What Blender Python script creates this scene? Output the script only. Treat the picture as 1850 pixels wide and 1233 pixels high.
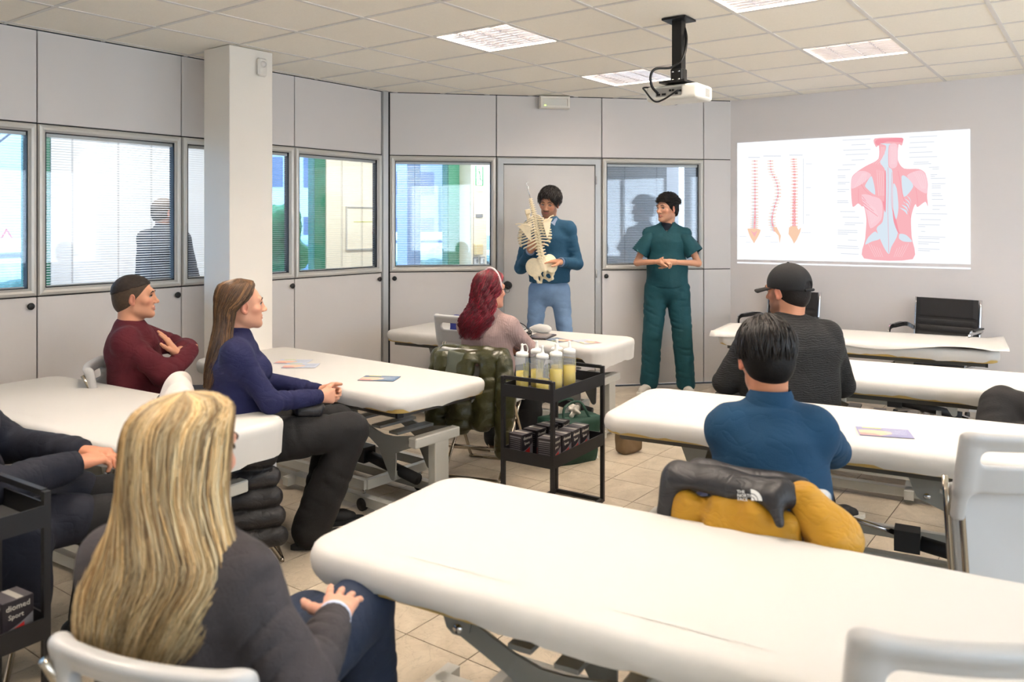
import bpy, bmesh, math, random
import numpy as np
from mathutils import Vector, Matrix, Euler
for o in list(bpy.data.objects): bpy.data.objects.remove(o)
SC = bpy.context.scene
COL = SC.collection
PI = math.pi
R = math.radians
# ---------------------------------------------------------------- camera
# room axes: +X runs along the long panel wall (y = 5.41) to the screen wall (x = 7.80), +Y across the room
cd = bpy.data.cameras.new('camera'); cam = bpy.data.objects.new('camera', cd); COL.objects.link(cam)
cam.location = (0, 0, 1.60)
cam.rotation_euler = (R(90), 0, R(36.43 - 90))
cd.sensor_width = 36.0; cd.lens = 28.6
cd.shift_y = -0.1165
cd.clip_start = 0.05
cd.dof.use_dof = True; cd.dof.focus_distance = 5.4; cd.dof.aperture_fstop = 3.2
SC.camera = cam
# ---------------------------------------------------------------- world: even winter overcast
wd = bpy.data.worlds.new('world'); SC.world = wd; wd.use_nodes = True
bgn = wd.node_tree.nodes['Background']; bgn.inputs[0].default_value = (0.80, 0.90, 1.0, 1); bgn.inputs[1].default_value = 3.3
SC.view_settings.view_transform = 'Standard'; SC.view_settings.look = 'None'
SC.view_settings.gamma = 1.0; SC.view_settings.use_curve_mapping = False
SC.view_settings.exposure = 1.25
TROFFER_W = 20.0      # emission strength of the ceiling troffers
HALL_FILL_W = 27.0  # emission strength of the added hall fill lights
# ---------------------------------------------------------------- materials
MATS = {}
def lin(c):
    return tuple(((x/255.0)/12.92 if x/255.0 <= .04045 else ((x/255.0+.055)/1.055)**2.4) for x in c)
def mat(name, col, rough=.6, metal=0., bump=0., bscale=60., var=0., vscale=8., emit=None, estr=0., trans=0., spec=.5, sheen=0., coat=0., alpha=1., wave=None, attr=None, stretch=(1,1,1), rgb=False, sub=0., coord='Object', wr=None):
    """col: sRGB 0-255.  var: colour variation by noise; bump: fine relief by noise; wave=(scale, strength, axis)"""
    if name in MATS: return MATS[name]
    m = bpy.data.materials.new(name); m.use_nodes = True; nt = m.node_tree; N = nt.nodes; L = nt.links
    b = N['Principled BSDF']
    c = lin(col) if not rgb else col
    b.inputs['Base Color'].default_value = (*c, 1); b.inputs['Roughness'].default_value = rough
    b.inputs['Metallic'].default_value = metal; b.inputs['Specular IOR Level'].default_value = spec
    if sheen: b.inputs['Sheen Weight'].default_value = sheen
    if coat: b.inputs['Coat Weight'].default_value = coat
    if trans: b.inputs['Transmission Weight'].default_value = trans
    if sub:
        b.inputs['Subsurface Weight'].default_value = sub; b.inputs['Subsurface Radius'].default_value = (.012, .005, .003); b.inputs['Subsurface Scale'].default_value = 1.0
    if alpha < 1: b.inputs['Alpha'].default_value = alpha
    if emit is not None:
        b.inputs['Emission Color'].default_value = (*lin(emit), 1); b.inputs['Emission Strength'].default_value = estr
    tc = N.new('ShaderNodeTexCoord'); mp = N.new('ShaderNodeMapping'); mp.inputs['Scale'].default_value = stretch
    L.new(tc.outputs[coord], mp.inputs[0]); vec = mp.outputs[0]
    csock = None
    if attr:
        at = N.new('ShaderNodeAttribute'); at.attribute_name = attr; csock = at.outputs['Color']
    if var:
        nz = N.new('ShaderNodeTexNoise'); nz.inputs['Scale'].default_value = vscale; nz.inputs['Detail'].default_value = 5
        L.new(vec, nz.inputs['Vector'])
        mr = N.new('ShaderNodeMapRange'); mr.inputs[1].default_value = .3; mr.inputs[2].default_value = .7; mr.inputs[3].default_value = 1-var; mr.inputs[4].default_value = 1+var
        L.new(nz.outputs['Fac'], mr.inputs[0])
        mx = N.new('ShaderNodeMix'); mx.data_type = 'RGBA'; mx.blend_type = 'MULTIPLY'; mx.inputs[0].default_value = 1
        if csock: L.new(csock, mx.inputs[6])
        else: mx.inputs[6].default_value = (*c, 1)
        L.new(mr.outputs[0], mx.inputs[7]); csock = mx.outputs[2]
    if csock: L.new(csock, b.inputs['Base Color'])
    h = None
    if bump:
        nb = N.new('ShaderNodeTexNoise'); nb.inputs['Scale'].default_value = bscale; nb.inputs['Detail'].default_value = 4
        L.new(vec, nb.inputs['Vector']); h = nb.outputs['Fac']
    if wave:
        wv = N.new('ShaderNodeTexWave'); wv.inputs['Scale'].default_value = wave[0]; wv.bands_direction = wave[2]; wv.inputs['Distortion'].default_value = wave[3] if len(wave) > 3 else .6
        wv.inputs['Detail'].default_value = 2
        L.new(vec, wv.inputs['Vector'])
        if h:
            ad = N.new('ShaderNodeMath'); ad.operation = 'MULTIPLY_ADD'; L.new(wv.outputs['Fac'], ad.inputs[0]); ad.inputs[1].default_value = wave[1]; L.new(h, ad.inputs[2]); h = ad.outputs[0]
        else: h = wv.outputs['Fac']; bump = wave[1]
    if h:
        bp = N.new('ShaderNodeBump'); bp.inputs['Strength'].default_value = min(1., bump); bp.inputs['Distance'].default_value = .004*max(1., bump)
        L.new(h, bp.inputs['Height']); L.new(bp.outputs[0], b.inputs['Normal'])
    if wr:      # soft cloth creases: (scale, strength, stretch)
        m2 = N.new('ShaderNodeMapping'); m2.inputs['Scale'].default_value = wr[2] if len(wr) > 2 else (1, 1, 1.6); m2.inputs['Rotation'].default_value = (.5, .3, .4); L.new(tc.outputs['Object'], m2.inputs[0])
        n3 = N.new('ShaderNodeTexNoise'); n3.inputs['Scale'].default_value = wr[0]; n3.inputs['Detail'].default_value = 2; n3.inputs['Distortion'].default_value = 1.6; L.new(m2.outputs[0], n3.inputs['Vector'])
        s3 = N.new('ShaderNodeMath'); s3.operation = 'SUBTRACT'; s3.inputs[1].default_value = .5; L.new(n3.outputs['Fac'], s3.inputs[0])
        a3 = N.new('ShaderNodeMath'); a3.operation = 'ABSOLUTE'; L.new(s3.outputs[0], a3.inputs[0])
        p3 = N.new('ShaderNodeMath'); p3.operation = 'POWER'; p3.inputs[1].default_value = .6; L.new(a3.outputs[0], p3.inputs[0])
        b3 = N.new('ShaderNodeBump'); b3.inputs['Strength'].default_value = wr[1]; b3.inputs['Distance'].default_value = .03; L.new(p3.outputs[0], b3.inputs['Height'])
        if h: L.new(bp.outputs[0], b3.inputs['Normal'])
        L.new(b3.outputs[0], b.inputs['Normal'])
    MATS[name] = m
    return m
def glassmat(name, tint, refl=.035):
    if name in MATS: return MATS[name]
    m = bpy.data.materials.new(name); m.use_nodes = True; nt = m.node_tree; N = nt.nodes; L = nt.links
    N.remove(N['Principled BSDF']); out = N['Material Output']
    tr = N.new('ShaderNodeBsdfTransparent'); tr.inputs[0].default_value = (*tint, 1)
    gl = N.new('ShaderNodeBsdfGlossy'); gl.inputs['Roughness'].default_value = .02
    fr = N.new('ShaderNodeFresnel'); fr.inputs[0].default_value = 1.45
    mx = N.new('ShaderNodeMixShader'); mx.inputs[0].default_value = refl; N.remove(fr); L.new(tr.outputs[0], mx.inputs[1]); L.new(gl.outputs[0], mx.inputs[2])
    L.new(mx.outputs[0], out.inputs[0]); MATS[name] = m
    return m
# ---------------------------------------------------------------- object helpers
def tag(o, label=None, cat=None, group=None, kind=None):
    if label: o['label'] = label
    if cat: o['category'] = cat
    if group: o['group'] = group
    if kind: o['kind'] = kind
    return o
def empty(name, loc=(0, 0, 0), rz=0., label=None, cat=None, group=None, kind=None):
    o = bpy.data.objects.new(name, None); o.empty_display_size = .1; COL.objects.link(o)
    o.location = loc; o.rotation_euler = (0, 0, rz)
    return tag(o, label, cat, group, kind)
def mkobj(name, me, m, parent=None, loc=None, rot=None):
    o = bpy.data.objects.new(name, me); COL.objects.link(o)
    if m is not None and not me.materials: me.materials.append(m)
    if parent: o.parent = parent
    if loc is not None: o.location = loc
    if rot is not None: o.rotation_euler = rot
    return o
def copy_tree(o, parent=None):
    c = o.copy(); COL.objects.link(c); c.parent = parent
    if parent is not None: c.matrix_parent_inverse = o.matrix_parent_inverse
    for ch in list(o.children): copy_tree(ch, c)
    return c
def basis(d, up=(0, 0, 1)):
    d = Vector(d).normalized(); up = Vector(up)
    if abs(d.dot(up)) > .98: up = Vector((0, 1, 0))
    x = d.cross(up).normalized(); y = x.cross(d).normalized()
    return x, y, d
class MB:
    """collects shapes and links them as ONE mesh object"""
    def __init__(s): s.v = []; s.f = []; s.mi = []; s.cur = 0; s.sm = []
    def add(s, vs, fs, smooth=False):
        n = len(s.v); s.v += [tuple(p) for p in vs]; s.f += [tuple(i+n for i in q) for q in fs]; s.mi += [s.cur]*len(fs); s.sm += [smooth]*len(fs); return s
    def box(s, c, d, rz=0., M=None, bev=0.):
        x, y, z = d[0]/2, d[1]/2, d[2]/2
        if bev:
            b = min(bev, x*.9, y*.9, z*.9); P = []
            idx = {}
            for sx in (-1, 1):
                for sy in (-1, 1):
                    for sz in (-1, 1):
                        for a in range(3):
                            q = [sx*x, sy*y, sz*z]
                            for k in range(3):
                                if k != a: q[k] -= (sx, sy, sz)[k]*b
                            idx[(sx, sy, sz, a)] = len(P); P.append(Vector(q))
            F = []
            I = lambda sx, sy, sz, a: idx[(sx, sy, sz, a)]
            for g in (-1, 1):
                F.append((I(g, -1, -1, 0), I(g, 1, -1, 0), I(g, 1, 1, 0), I(g, -1, 1, 0)))
                F.append((I(-1, g, -1, 1), I(1, g, -1, 1), I(1, g, 1, 1), I(-1, g, 1, 1)))
                F.append((I(-1, -1, g, 2), I(1, -1, g, 2), I(1, 1, g, 2), I(-1, 1, g, 2)))
            for g in (-1, 1):
                for h in (-1, 1):
                    F.append((I(g, h, -1, 0), I(g, h, 1, 0), I(g, h, 1, 1), I(g, h, -1, 1)))
                    F.append((I(g, -1, h, 0), I(g, 1, h, 0), I(g, 1, h, 2), I(g, -1, h, 2)))
                    F.append((I(-1, g, h, 1), I(1, g, h, 1), I(1, g, h, 2), I(-1, g, h, 2)))
            for g in (-1, 1):
                for h in (-1, 1):
                    for k in (-1, 1): F.append((I(g, h, k, 0), I(g, h, k, 1), I(g, h, k, 2)))
        else:
            P = [Vector((sx*x, sy*y, sz*z)) for sx in (-1, 1) for sy in (-1, 1) for sz in (-1, 1)]
            F = [(0, 1, 3, 2), (4, 6, 7, 5), (0, 4, 5, 1), (2, 3, 7, 6), (0, 2, 6, 4), (1, 5, 7, 3)]
        T = M if M is not None else Matrix.Translation(Vector(c)) @ Matrix.Rotation(rz, 4, 'Z')
        return s.add([T @ p for p in P], F)
    def tube(s, pts, r, n=8, cap=True, closed=False, smooth=True):
        pts = [Vector(p) for p in pts]; k = len(pts); rs = r if isinstance(r, (list, tuple)) else [r]*k
        t0 = (pts[1]-pts[0]).normalized(); x, y, _ = basis(t0); V = []
        for i, p in enumerate(pts):
            if closed: t = (pts[(i+1) % k]-pts[i-1]).normalized()
            else: t = ((pts[min(i+1, k-1)]-p).normalized()+(p-pts[max(i-1, 0)]).normalized())
            t = t.normalized() if t.length > 1e-6 else t0
            x = (x-t*x.dot(t)).normalized(); y = t.cross(x)
            V += [p+(x*math.cos(2*PI*j/n)+y*math.sin(2*PI*j/n))*rs[i] for j in range(n)]
        F = []
        for i in range(k if closed else k-1):
            a, b = i*n, ((i+1) % k)*n
            F += [(a+j, a+(j+1) % n, b+(j+1) % n, b+j) for j in range(n)]
        if cap and not closed: F += [tuple(range(n-1, -1, -1)), tuple(range((k-1)*n, k*n))]
        return s.add(V, F, smooth)
    def cyl(s, a, b, r, r2=None, n=16, smooth=True): return s.tube([a, b], [r, r if r2 is None else r2], n, smooth=smooth)
    def bar(s, a, b, w, h, up=(0, 0, 1)):
        a, b = Vector(a), Vector(b); x, y, d = basis(b-a, up); L = (b-a).length
        M = Matrix.Translation((a+b)/2) @ Matrix((x, y, d)).transposed().to_4x4()
        return s.box(None, (w, h, L), M=M)
    def lathe(s, prof, c=(0, 0, 0), n=20, M=None):
        V = []; k = len(prof); T = M if M is not None else Matrix.Translation(Vector(c))
        for r, z in prof: V += [T @ Vector((max(r, 1e-5)*math.cos(2*PI*j/n), max(r, 1e-5)*math.sin(2*PI*j/n), z)) for j in range(n)]
        F = [(i*n+j, i*n+(j+1) % n, (i+1)*n+(j+1) % n, (i+1)*n+j) for i in range(k-1) for j in range(n)]
        F += [tuple(range(n-1, -1, -1)), tuple(range((k-1)*n, k*n))]
        return s.add(V, F, True)
    def prism(s, poly, d0, d1, M=None, ax='z'):
        """poly: 2D outline, extruded from d0 to d1.  ax='z': (x,y)->z ; 'x': (y,z)->x ; 'y': (x,z)->y"""
        f = {'z': lambda p, d: (p[0], p[1], d), 'x': lambda p, d: (d, p[0], p[1]), 'y': lambda p, d: (p[0], d, p[1])}[ax]
        n = len(poly); T = M if M is not None else Matrix.Identity(4)
        V = [T @ Vector(f(p, d0)) for p in poly]+[T @ Vector(f(p, d1)) for p in poly]
        F = [tuple(range(n-1, -1, -1)), tuple(range(n, 2*n))]+[(i, (i+1) % n, n+(i+1) % n, n+i) for i in range(n)]
        return s.add(V, F)
    def loft(s, rings, smooth=True, cap=True, closed=True):
        n = len(rings[0]); V = [p for r in rings for p in r]
        F = [(i*n+j, i*n+(j+1) % n, (i+1)*n+(j+1) % n, (i+1)*n+j) for i in range(len(rings)-1) for j in range(n if closed else n-1)]
        if cap: F += [tuple(range(n-1, -1, -1)), tuple(range((len(rings)-1)*n, len(rings)*n))]
        return s.add(V, F, smooth)
    def mesh(s, name='m', fix=True):
        me = bpy.data.meshes.new(name); me.from_pydata(s.v, [], s.f); me.polygons.foreach_set('use_smooth', s.sm); me.polygons.foreach_set('material_index', s.mi)
        me.update()
        if fix:
            bm = bmesh.new(); bm.from_mesh(me); bmesh.ops.recalc_face_normals(bm, faces=bm.faces); bm.to_mesh(me); bm.free()
        return me
    def build(s, name, m, parent=None, loc=None, rot=None, extra=(), fix=True):
        me = s.mesh(name, fix); me.materials.append(m)
        for e in extra: me.materials.append(e)
        return mkobj(name, me, None, parent, loc, rot)
def smooth_path(pts, n=8):
    """Catmull-Rom through pts"""
    P = [Vector(p) for p in pts]; P = [2*P[0]-P[1]]+P+[2*P[-1]-P[-2]]; out = []
    for i in range(1, len(P)-2):
        for k in range(n):
            t = k/n; a, b, c, d = P[i-1:i+3]
            out.append(.5*((2*b)+(c-a)*t+(2*a-5*b+4*c-d)*t*t+(3*b-a-3*c+d)*t**3))
    out.append(P[-2]); return out
def text(name, s, size, m, loc, rot, parent=None, align='LEFT', ext=.0006, sx=1.):
    cu = bpy.data.curves.new(name, 'FONT'); cu.body = s; cu.size = size; cu.align_x = align; cu.extrude = ext; cu.resolution_u = 2
    o = bpy.data.objects.new(name, cu); me = None
    COL.objects.link(o)
    dg = bpy.context.evaluated_depsgraph_get(); me = bpy.data.meshes.new_from_object(o.evaluated_get(dg)); bpy.data.objects.remove(o)
    me.materials.clear(); me.materials.append(m)
    t = mkobj(name, me, None, parent, loc, rot); t.scale = (sx, 1, 1)
    return t
# ---------------------------------------------------------------- signed-distance modelling (surface nets)
def snet(F, org, h):
    S = F < 0; nx, ny, nz = F.shape
    c = [(i, j, k) for i in (0, 1) for j in (0, 1) for k in (0, 1)]
    sl = lambda i, j, k: (slice(i, nx-1+i), slice(j, ny-1+j), slice(k, nz-1+k))
    cnt = sum(S[sl(*q)].astype(np.int8) for q in c)
    cells = np.argwhere((cnt > 0) & (cnt < 8))
    if len(cells) == 0: return np.zeros((0, 3)), np.zeros((0, 4), int)
    I, J, K = cells.T
    val = {q: F[I+q[0], J+q[1], K+q[2]] for q in c}
    acc = np.zeros((len(cells), 3)); num = np.zeros(len(cells))
    for a in c:
        for ax in range(3):
            if a[ax] == 0:
                b = tuple(1 if t == ax else a[t] for t in range(3)); va, vb = val[a], val[b]
                m = (va < 0) != (vb < 0); t = np.where(m, va/np.where(m, va-vb, 1), 0)
                p = np.zeros((len(cells), 3)); p += a; p[:, ax] += t
                acc += p*m[:, None]; num += m
    V = (cells+acc/num[:, None])*h+org
    idx = -np.ones((nx-1, ny-1, nz-1), np.int64); idx[I, J, K] = np.arange(len(cells))
    Q = []
    for ax in range(3):
        A = [slice(None)]*3; B = [slice(None)]*3; A[ax] = slice(0, -1); B[ax] = slice(1, None)
        s0 = S[tuple(A)]; ch = s0 != S[tuple(B)]
        e = np.argwhere(ch); o1, o2 = [(1, 2), (2, 0), (0, 1)][ax]
        lim = np.array([nx-1, ny-1, nz-1])
        e = e[(e[:, o1] > 0) & (e[:, o2] > 0) & (e[:, o1] < lim[o1]) & (e[:, o2] < lim[o2])]
        if len(e) == 0: continue
        sg = s0[e[:, 0], e[:, 1], e[:, 2]]
        def g(d1, d2):
            t = e.copy(); t[:, o1] -= d1; t[:, o2] -= d2; return idx[t[:, 0], t[:, 1], t[:, 2]]
        q = np.stack([g(1, 1), g(0, 1), g(0, 0), g(1, 0)], 1); q[~sg] = q[~sg][:, ::-1]; Q.append(q)
    Q = np.concatenate(Q) if Q else np.zeros((0, 4), int)
    return V, Q[(Q >= 0).all(1)]
def A3(p): return np.array(p, float)
class Cap:
    """round cone a-b with radii ra, rb; optional flattening: wide axis 'side', ratio = depth/width; folds=(amp, freq, phase)"""
    def __init__(s, a, b, ra, rb=None, side=None, flat=1., k=.02, sub=False, folds=None):
        s.a, s.b = A3(a), A3(b); s.ra = ra; s.rb = ra if rb is None else rb; s.k = k; s.sub = sub; s.flat = flat; s.folds = folds
        if side is not None:
            ax = s.b-s.a; n = np.linalg.norm(ax); ax = ax/n if n > 1e-6 else A3((0, 0, 1)); sd = A3(side); sd = sd-ax*(sd@ax); s.side = sd/np.linalg.norm(sd)
        else: s.side = None
    def bb(s):
        r = max(s.ra, s.rb); return np.minimum(s.a, s.b)-r, np.maximum(s.a, s.b)+r
    def d(s, X, Y, Z):
        ab = s.b-s.a; L2 = max(ab@ab, 1e-9); px, py, pz = X-s.a[0], Y-s.a[1], Z-s.a[2]
        t = np.clip((px*ab[0]+py*ab[1]+pz*ab[2])/L2, 0, 1)
        wx, wy, wz = px-t*ab[0], py-t*ab[1], pz-t*ab[2]
        r = s.ra+(s.rb-s.ra)*t
        if s.folds:
            L = math.sqrt(L2); ph = s.folds[2]; a1 = t*L*s.folds[1]+ph+26*(wx-.7*wy)+22*wz; pt = .5+.5*np.sin(t*L*17+ph*3+31*wx+23*wy); r = r-s.folds[0]*np.clip(np.sin(a1+1.2*np.sin(t*L*31+ph)), 0, 1)**2*pt
        q = wx*wx+wy*wy+wz*wz
        if s.side is not None:
            ws = wx*s.side[0]+wy*s.side[1]+wz*s.side[2]
            q = ws*ws+np.maximum(q-ws*ws, 0)/(s.flat*s.flat)
            return (np.sqrt(q)-r)*min(1., .5+.5*s.flat)
        return np.sqrt(q)-r
class Ell:
    def __init__(s, c, r, rot=None, k=.02, sub=False):
        s.c, s.r = A3(c), A3(r); s.k = k; s.sub = sub
        s.M = np.array(rot) if rot is not None else None
    def bb(s):
        m = s.r.max() if s.M is not None else s.r; return s.c-m, s.c+m
    def d(s, X, Y, Z):
        x, y, z = X-s.c[0], Y-s.c[1], Z-s.c[2]
        if s.M is not None:
            M = s.M; x, y, z = (M[0, 0]*x+M[1, 0]*y+M[2, 0]*z, M[0, 1]*x+M[1, 1]*y+M[2, 1]*z, M[0, 2]*x+M[1, 2]*y+M[2, 2]*z)
        a = np.sqrt((x/s.r[0])**2+(y/s.r[1])**2+(z/s.r[2])**2); b = np.sqrt((x/s.r[0]**2)**2+(y/s.r[1]**2)**2+(z/s.r[2]**2)**2)
        return a*(a-1)/np.maximum(b, 1e-6)
class Bx:
    """rounded box; rot columns are its axes"""
    def __init__(s, c, half, rad=.01, rot=None, k=.01, sub=False):
        s.c, s.h = A3(c), A3(half); s.rad = rad; s.k = k; s.sub = sub; s.M = np.array(rot) if rot is not None else np.eye(3)
    def bb(s):
        m = np.abs(s.M)@s.h; return s.c-m, s.c+m
    def d(s, X, Y, Z):
        x, y, z = X-s.c[0], Y-s.c[1], Z-s.c[2]; M = s.M; hh = s.h-s.rad
        q = [np.abs(M[0, i]*x+M[1, i]*y+M[2, i]*z)-hh[i] for i in range(3)]
        o = np.sqrt(sum(np.maximum(t, 0)**2 for t in q)); return o+np.minimum(np.maximum(np.maximum(q[0], q[1]), q[2]), 0)-s.rad
class Half:
    """cuts away the side that n points to"""
    def __init__(s, p, n): s.p, s.n = A3(p), A3(n)/np.linalg.norm(n); s.k = 0; s.sub = True
    def d(s, X, Y, Z): return -((X-s.p[0])*s.n[0]+(Y-s.p[1])*s.n[1]+(Z-s.p[2])*s.n[2])
def sdf(prims, h, lo=None, hi=None, pad=.02, disp=None):
    """smooth union of prims (in order; sub prims carve) on a grid of step h -> verts, quads"""
    bbs = [p.bb() for p in prims if not p.sub]
    L = np.min([b[0] for b in bbs], 0)-pad; H = np.max([b[1] for b in bbs], 0)+pad
    if lo is not None: L = np.maximum(L, lo)
    if hi is not None: H = np.minimum(H, hi)
    n = np.maximum(np.ceil((H-L)/h).astype(int)+1, 2)
    xs, ys, zs = [L[i]+h*np.arange(n[i]) for i in range(3)]
    F = np.full(tuple(n), .2, np.float32)
    for p in prims:
        k = p.k
        if isinstance(p, Half): lo_, hi_ = L, H
        else:
            b = p.bb(); m = k+3*h+.012; lo_, hi_ = b[0]-m, b[1]+m
        a0 = np.clip(np.floor((lo_-L)/h).astype(int), 0, n); a1 = np.clip(np.ceil((hi_-L)/h).astype(int)+1, 0, n)
        if (a1 <= a0).any(): continue
        s = tuple(slice(a0[i], a1[i]) for i in range(3))
        X = xs[s[0]][:, None, None]; Y = ys[s[1]][None, :, None]; Z = zs[s[2]][None, None, :]
        D = p.d(X, Y, Z); G = F[s]
        if p.sub:
            D = -D
            if k > 0:
                e = np.maximum(k-np.abs(G-D), 0)/k; F[s] = np.maximum(G, D)+e*e*k*.25
            else: F[s] = np.maximum(G, D)
        else:
            if k > 0:
                e = np.maximum(k-np.abs(G-D), 0)/k; F[s] = np.minimum(G, D)-e*e*k*.25
            else: F[s] = np.minimum(G, D)
    if disp is not None:
        X = xs[:, None, None]; Y = ys[None, :, None]; Z = zs[None, None, :]; F = F-disp(X, Y, Z).astype(np.float32)
    return snet(F, L, h)
def npmesh(name, V, Q, smooth=True):
    me = bpy.data.meshes.new(name); nq = len(Q)
    me.vertices.add(len(V)); me.vertices.foreach_set('co', np.asarray(V, np.float32).ravel())
    me.loops.add(nq*4); me.loops.foreach_set('vertex_index', np.asarray(Q, np.int32).ravel())
    me.polygons.add(nq); me.polygons.foreach_set('loop_start', np.arange(0, nq*4, 4, dtype=np.int32)); me.polygons.foreach_set('loop_total', np.full(nq, 4, np.int32))
    me.polygons.foreach_set('use_smooth', np.full(nq, smooth)); me.update(calc_edges=True); me.validate()
    return me
def sobj(name, prims, h, m, parent=None, loc=None, rot=None, disp=None, lo=None, hi=None, relax=1):
    V, Q = sdf(prims, h, lo, hi, disp=disp); V = relaxv(V, Q, relax)
    return mkobj(name, npmesh(name, V, Q), m, parent, loc, rot)
def relaxv(V, Q, n=1):
    if len(Q) == 0: return V
    for _ in range(n):
        acc = np.zeros_like(V); c = np.zeros(len(V))
        for i in range(4):
            a, b = Q[:, i], Q[:, (i+1) % 4]
            np.add.at(acc, a, V[b]); np.add.at(c, a, 1); np.add.at(acc, b, V[a]); np.add.at(c, b, 1)
        V = V*.5+.5*acc/np.maximum(c, 1)[:, None]
    return V
def wob(amp, f, ph=0.):
    """soft cloth relief"""
    return lambda X, Y, Z: amp*(np.sin(f*(X+.4*Z)+ph+1.3*np.sin(f*.5*Y+ph))*np.sin(f*.8*(Y-.5*Z)+2*ph)+.5*np.sin(f*1.9*(Z+.3*X)+ph*3+np.sin(f*Y))*np.sin(f*1.3*(X-Y)+ph))
# ================================================================= room shell
ZC = 2.80; ZW0, ZW1 = 1.132, 2.217          # ceiling; window band
PA, PB = Vector((5.37, 5.41, 0)), Vector((7.80, 3.05, 0))     # ends of the oblique front wall
M_panel = mat('panel_laminate', (216, 211, 208), .45, bump=.03, bscale=300)
M_dark = mat('seam_dark', (28, 26, 27), .7)
M_alu = mat('window_aluminium', (206, 203, 196), .38, metal=.25)
M_gasket = mat('gasket_black', (30, 31, 35), .6)
M_wall = mat('wall_paint', (228, 223, 222), .8, bump=.05, bscale=180)
M_white = mat('white_paint', (238, 232, 222), .7, bump=.04, bscale=150)
M_slat = mat('blind_slat', (205, 207, 212), .4, metal=.3)
M_glass = glassmat('clear_glass', (.93, .95, .97))
M_black = mat('black_plastic', (18, 17, 18), .4)
M_post = mat('corner_post_metal', (172, 171, 168), .35, metal=.4)
ROOM = [(-2.2, -2.6), (7.80, -2.6), (7.80, 3.05), (5.37, 5.41), (-2.2, 5.41)]
def clip(poly, A=ROOM):
    out = poly
    for i in range(len(A)):
        p, q = A[i], A[(i+1) % len(A)]; src, out = out, []
        f = lambda a: (q[0]-p[0])*(a[1]-p[1])-(q[1]-p[1])*(a[0]-p[0])
        for j in range(len(src)):
            a, b = src[j], src[(j+1) % len(src)]; fa, fb = f(a), f(b)
            if fa >= 0: out.append(a)
            if (fa >= 0) != (fb >= 0):
                t = fa/(fa-fb); out.append((a[0]+(b[0]-a[0])*t, a[1]+(b[1]-a[1])*t))
        if not out: return []
    return out
def area(p): return abs(sum(p[i][0]*p[(i+1) % len(p)][1]-p[(i+1) % len(p)][0]*p[i][1] for i in range(len(p))))/2
# ---- floor: square marbled ceramic tiles with dark joints
def tile_material():
    m = mat('floor_tile', (190, 174, 150), .3, spec=.4); nt = m.node_tree; N = nt.nodes; L = nt.links; b = N['Principled BSDF']
    ge = N.new('ShaderNodeNewGeometry'); oi = N.new('ShaderNodeObjectInfo')
    ad = N.new('ShaderNodeVectorMath'); ad.operation = 'MULTIPLY_ADD'; L.new(oi.outputs['Random'], ad.inputs[0]); ad.inputs[1].default_value = (7, 5, 3); L.new(ge.outputs['Position'], ad.inputs[2])
    n1 = N.new('ShaderNodeTexNoise'); n1.inputs['Scale'].default_value = 5; n1.inputs['Detail'].default_value = 8; n1.inputs['Roughness'].default_value = .65; n1.inputs['Distortion'].default_value = 1.2
    L.new(ad.outputs[0], n1.inputs['Vector'])
    cr = N.new('ShaderNodeValToRGB'); e = cr.color_ramp.elements; e[0].position = .3; e[0].color = (*lin((168, 155, 136)), 1); e[1].position = .68; e[1].color = (*lin((198, 186, 167)), 1)
    L.new(n1.outputs['Fac'], cr.inputs[0])
    n2 = N.new('ShaderNodeTexNoise'); n2.inputs['Scale'].default_value = 9; n2.inputs['Detail'].default_value = 6; n2.inputs['Distortion'].default_value = 2.5
    L.new(ad.outputs[0], n2.inputs['Vector'])
    sb = N.new('ShaderNodeMath'); sb.operation = 'SUBTRACT'; sb.inputs[1].default_value = .5; L.new(n2.outputs['Fac'], sb.inputs[0])
    ab = N.new('ShaderNodeMath'); ab.operation = 'ABSOLUTE'; L.new(sb.outputs[0], ab.inputs[0])
    mr = N.new('ShaderNodeMapRange'); mr.inputs[1].default_value = 0; mr.inputs[2].default_value = .018; mr.inputs[3].default_value = .80; mr.inputs[4].default_value = 1; L.new(ab.outputs[0], mr.inputs[0])
    mx = N.new('ShaderNodeMix'); mx.data_type = 'RGBA'; mx.blend_type = 'MULTIPLY'; mx.inputs[0].default_value = 1; L.new(cr.outputs[0], mx.inputs[6]); L.new(mr.outputs[0], mx.inputs[7])
    L.new(mx.outputs[2], b.inputs['Base Color'])
    return m
M_tile = tile_material()
fl = MB().prism(ROOM, -.06, -.003).build('floor', mat('grout', (88, 78, 68), .9), None); tag(fl, kind='structure')
TS = .308; cand = []
ca, sa = math.cos(R(36.43)), math.sin(R(36.43))
for i in range(-16, 20):
    for j in range(-19, 10):
        u0, v0 = 2.295+i*TS, 2.82+j*TS; g = .0022
        p = clip([(u0+g, v0+g), (u0+TS-g, v0+g), (u0+TS-g, v0+TS-g), (u0+g, v0+TS-g)])
        if len(p) < 3 or area(p) < .002: continue
        c = (u0+TS/2, v0+TS/2); Zd = c[0]*ca+c[1]*sa; Xd = c[0]*sa-c[1]*ca
        vis = Zd > 1.2 and abs(Xd/Zd) < .68 and 1.6/Zd < .61
        cand.append((-(1/Zd**3 if vis else 0), i, j, p))
cand.sort(key=lambda t: t[0]); rest = MB(); full = None
for n, (k, i, j, p) in enumerate(cand):
    if n < 300 and k < 0:
        c = (2.295+i*TS+TS/2, 2.82+j*TS+TS/2)
        if area(p) > .999*(TS-.0044)**2:
            if full is None: full = MB().prism([(a-c[0], b-c[1]) for a, b in p], -.006, 0).mesh('floor_tile'); full.materials.append(M_tile)
            mkobj('tile', full, None, fl, (*c, 0))
        else: MB().prism([(a-c[0], b-c[1]) for a, b in p], -.006, 0).build('tile', M_tile, fl, (*c, 0))
    else: rest.prism(p, -.006, 0)
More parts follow.
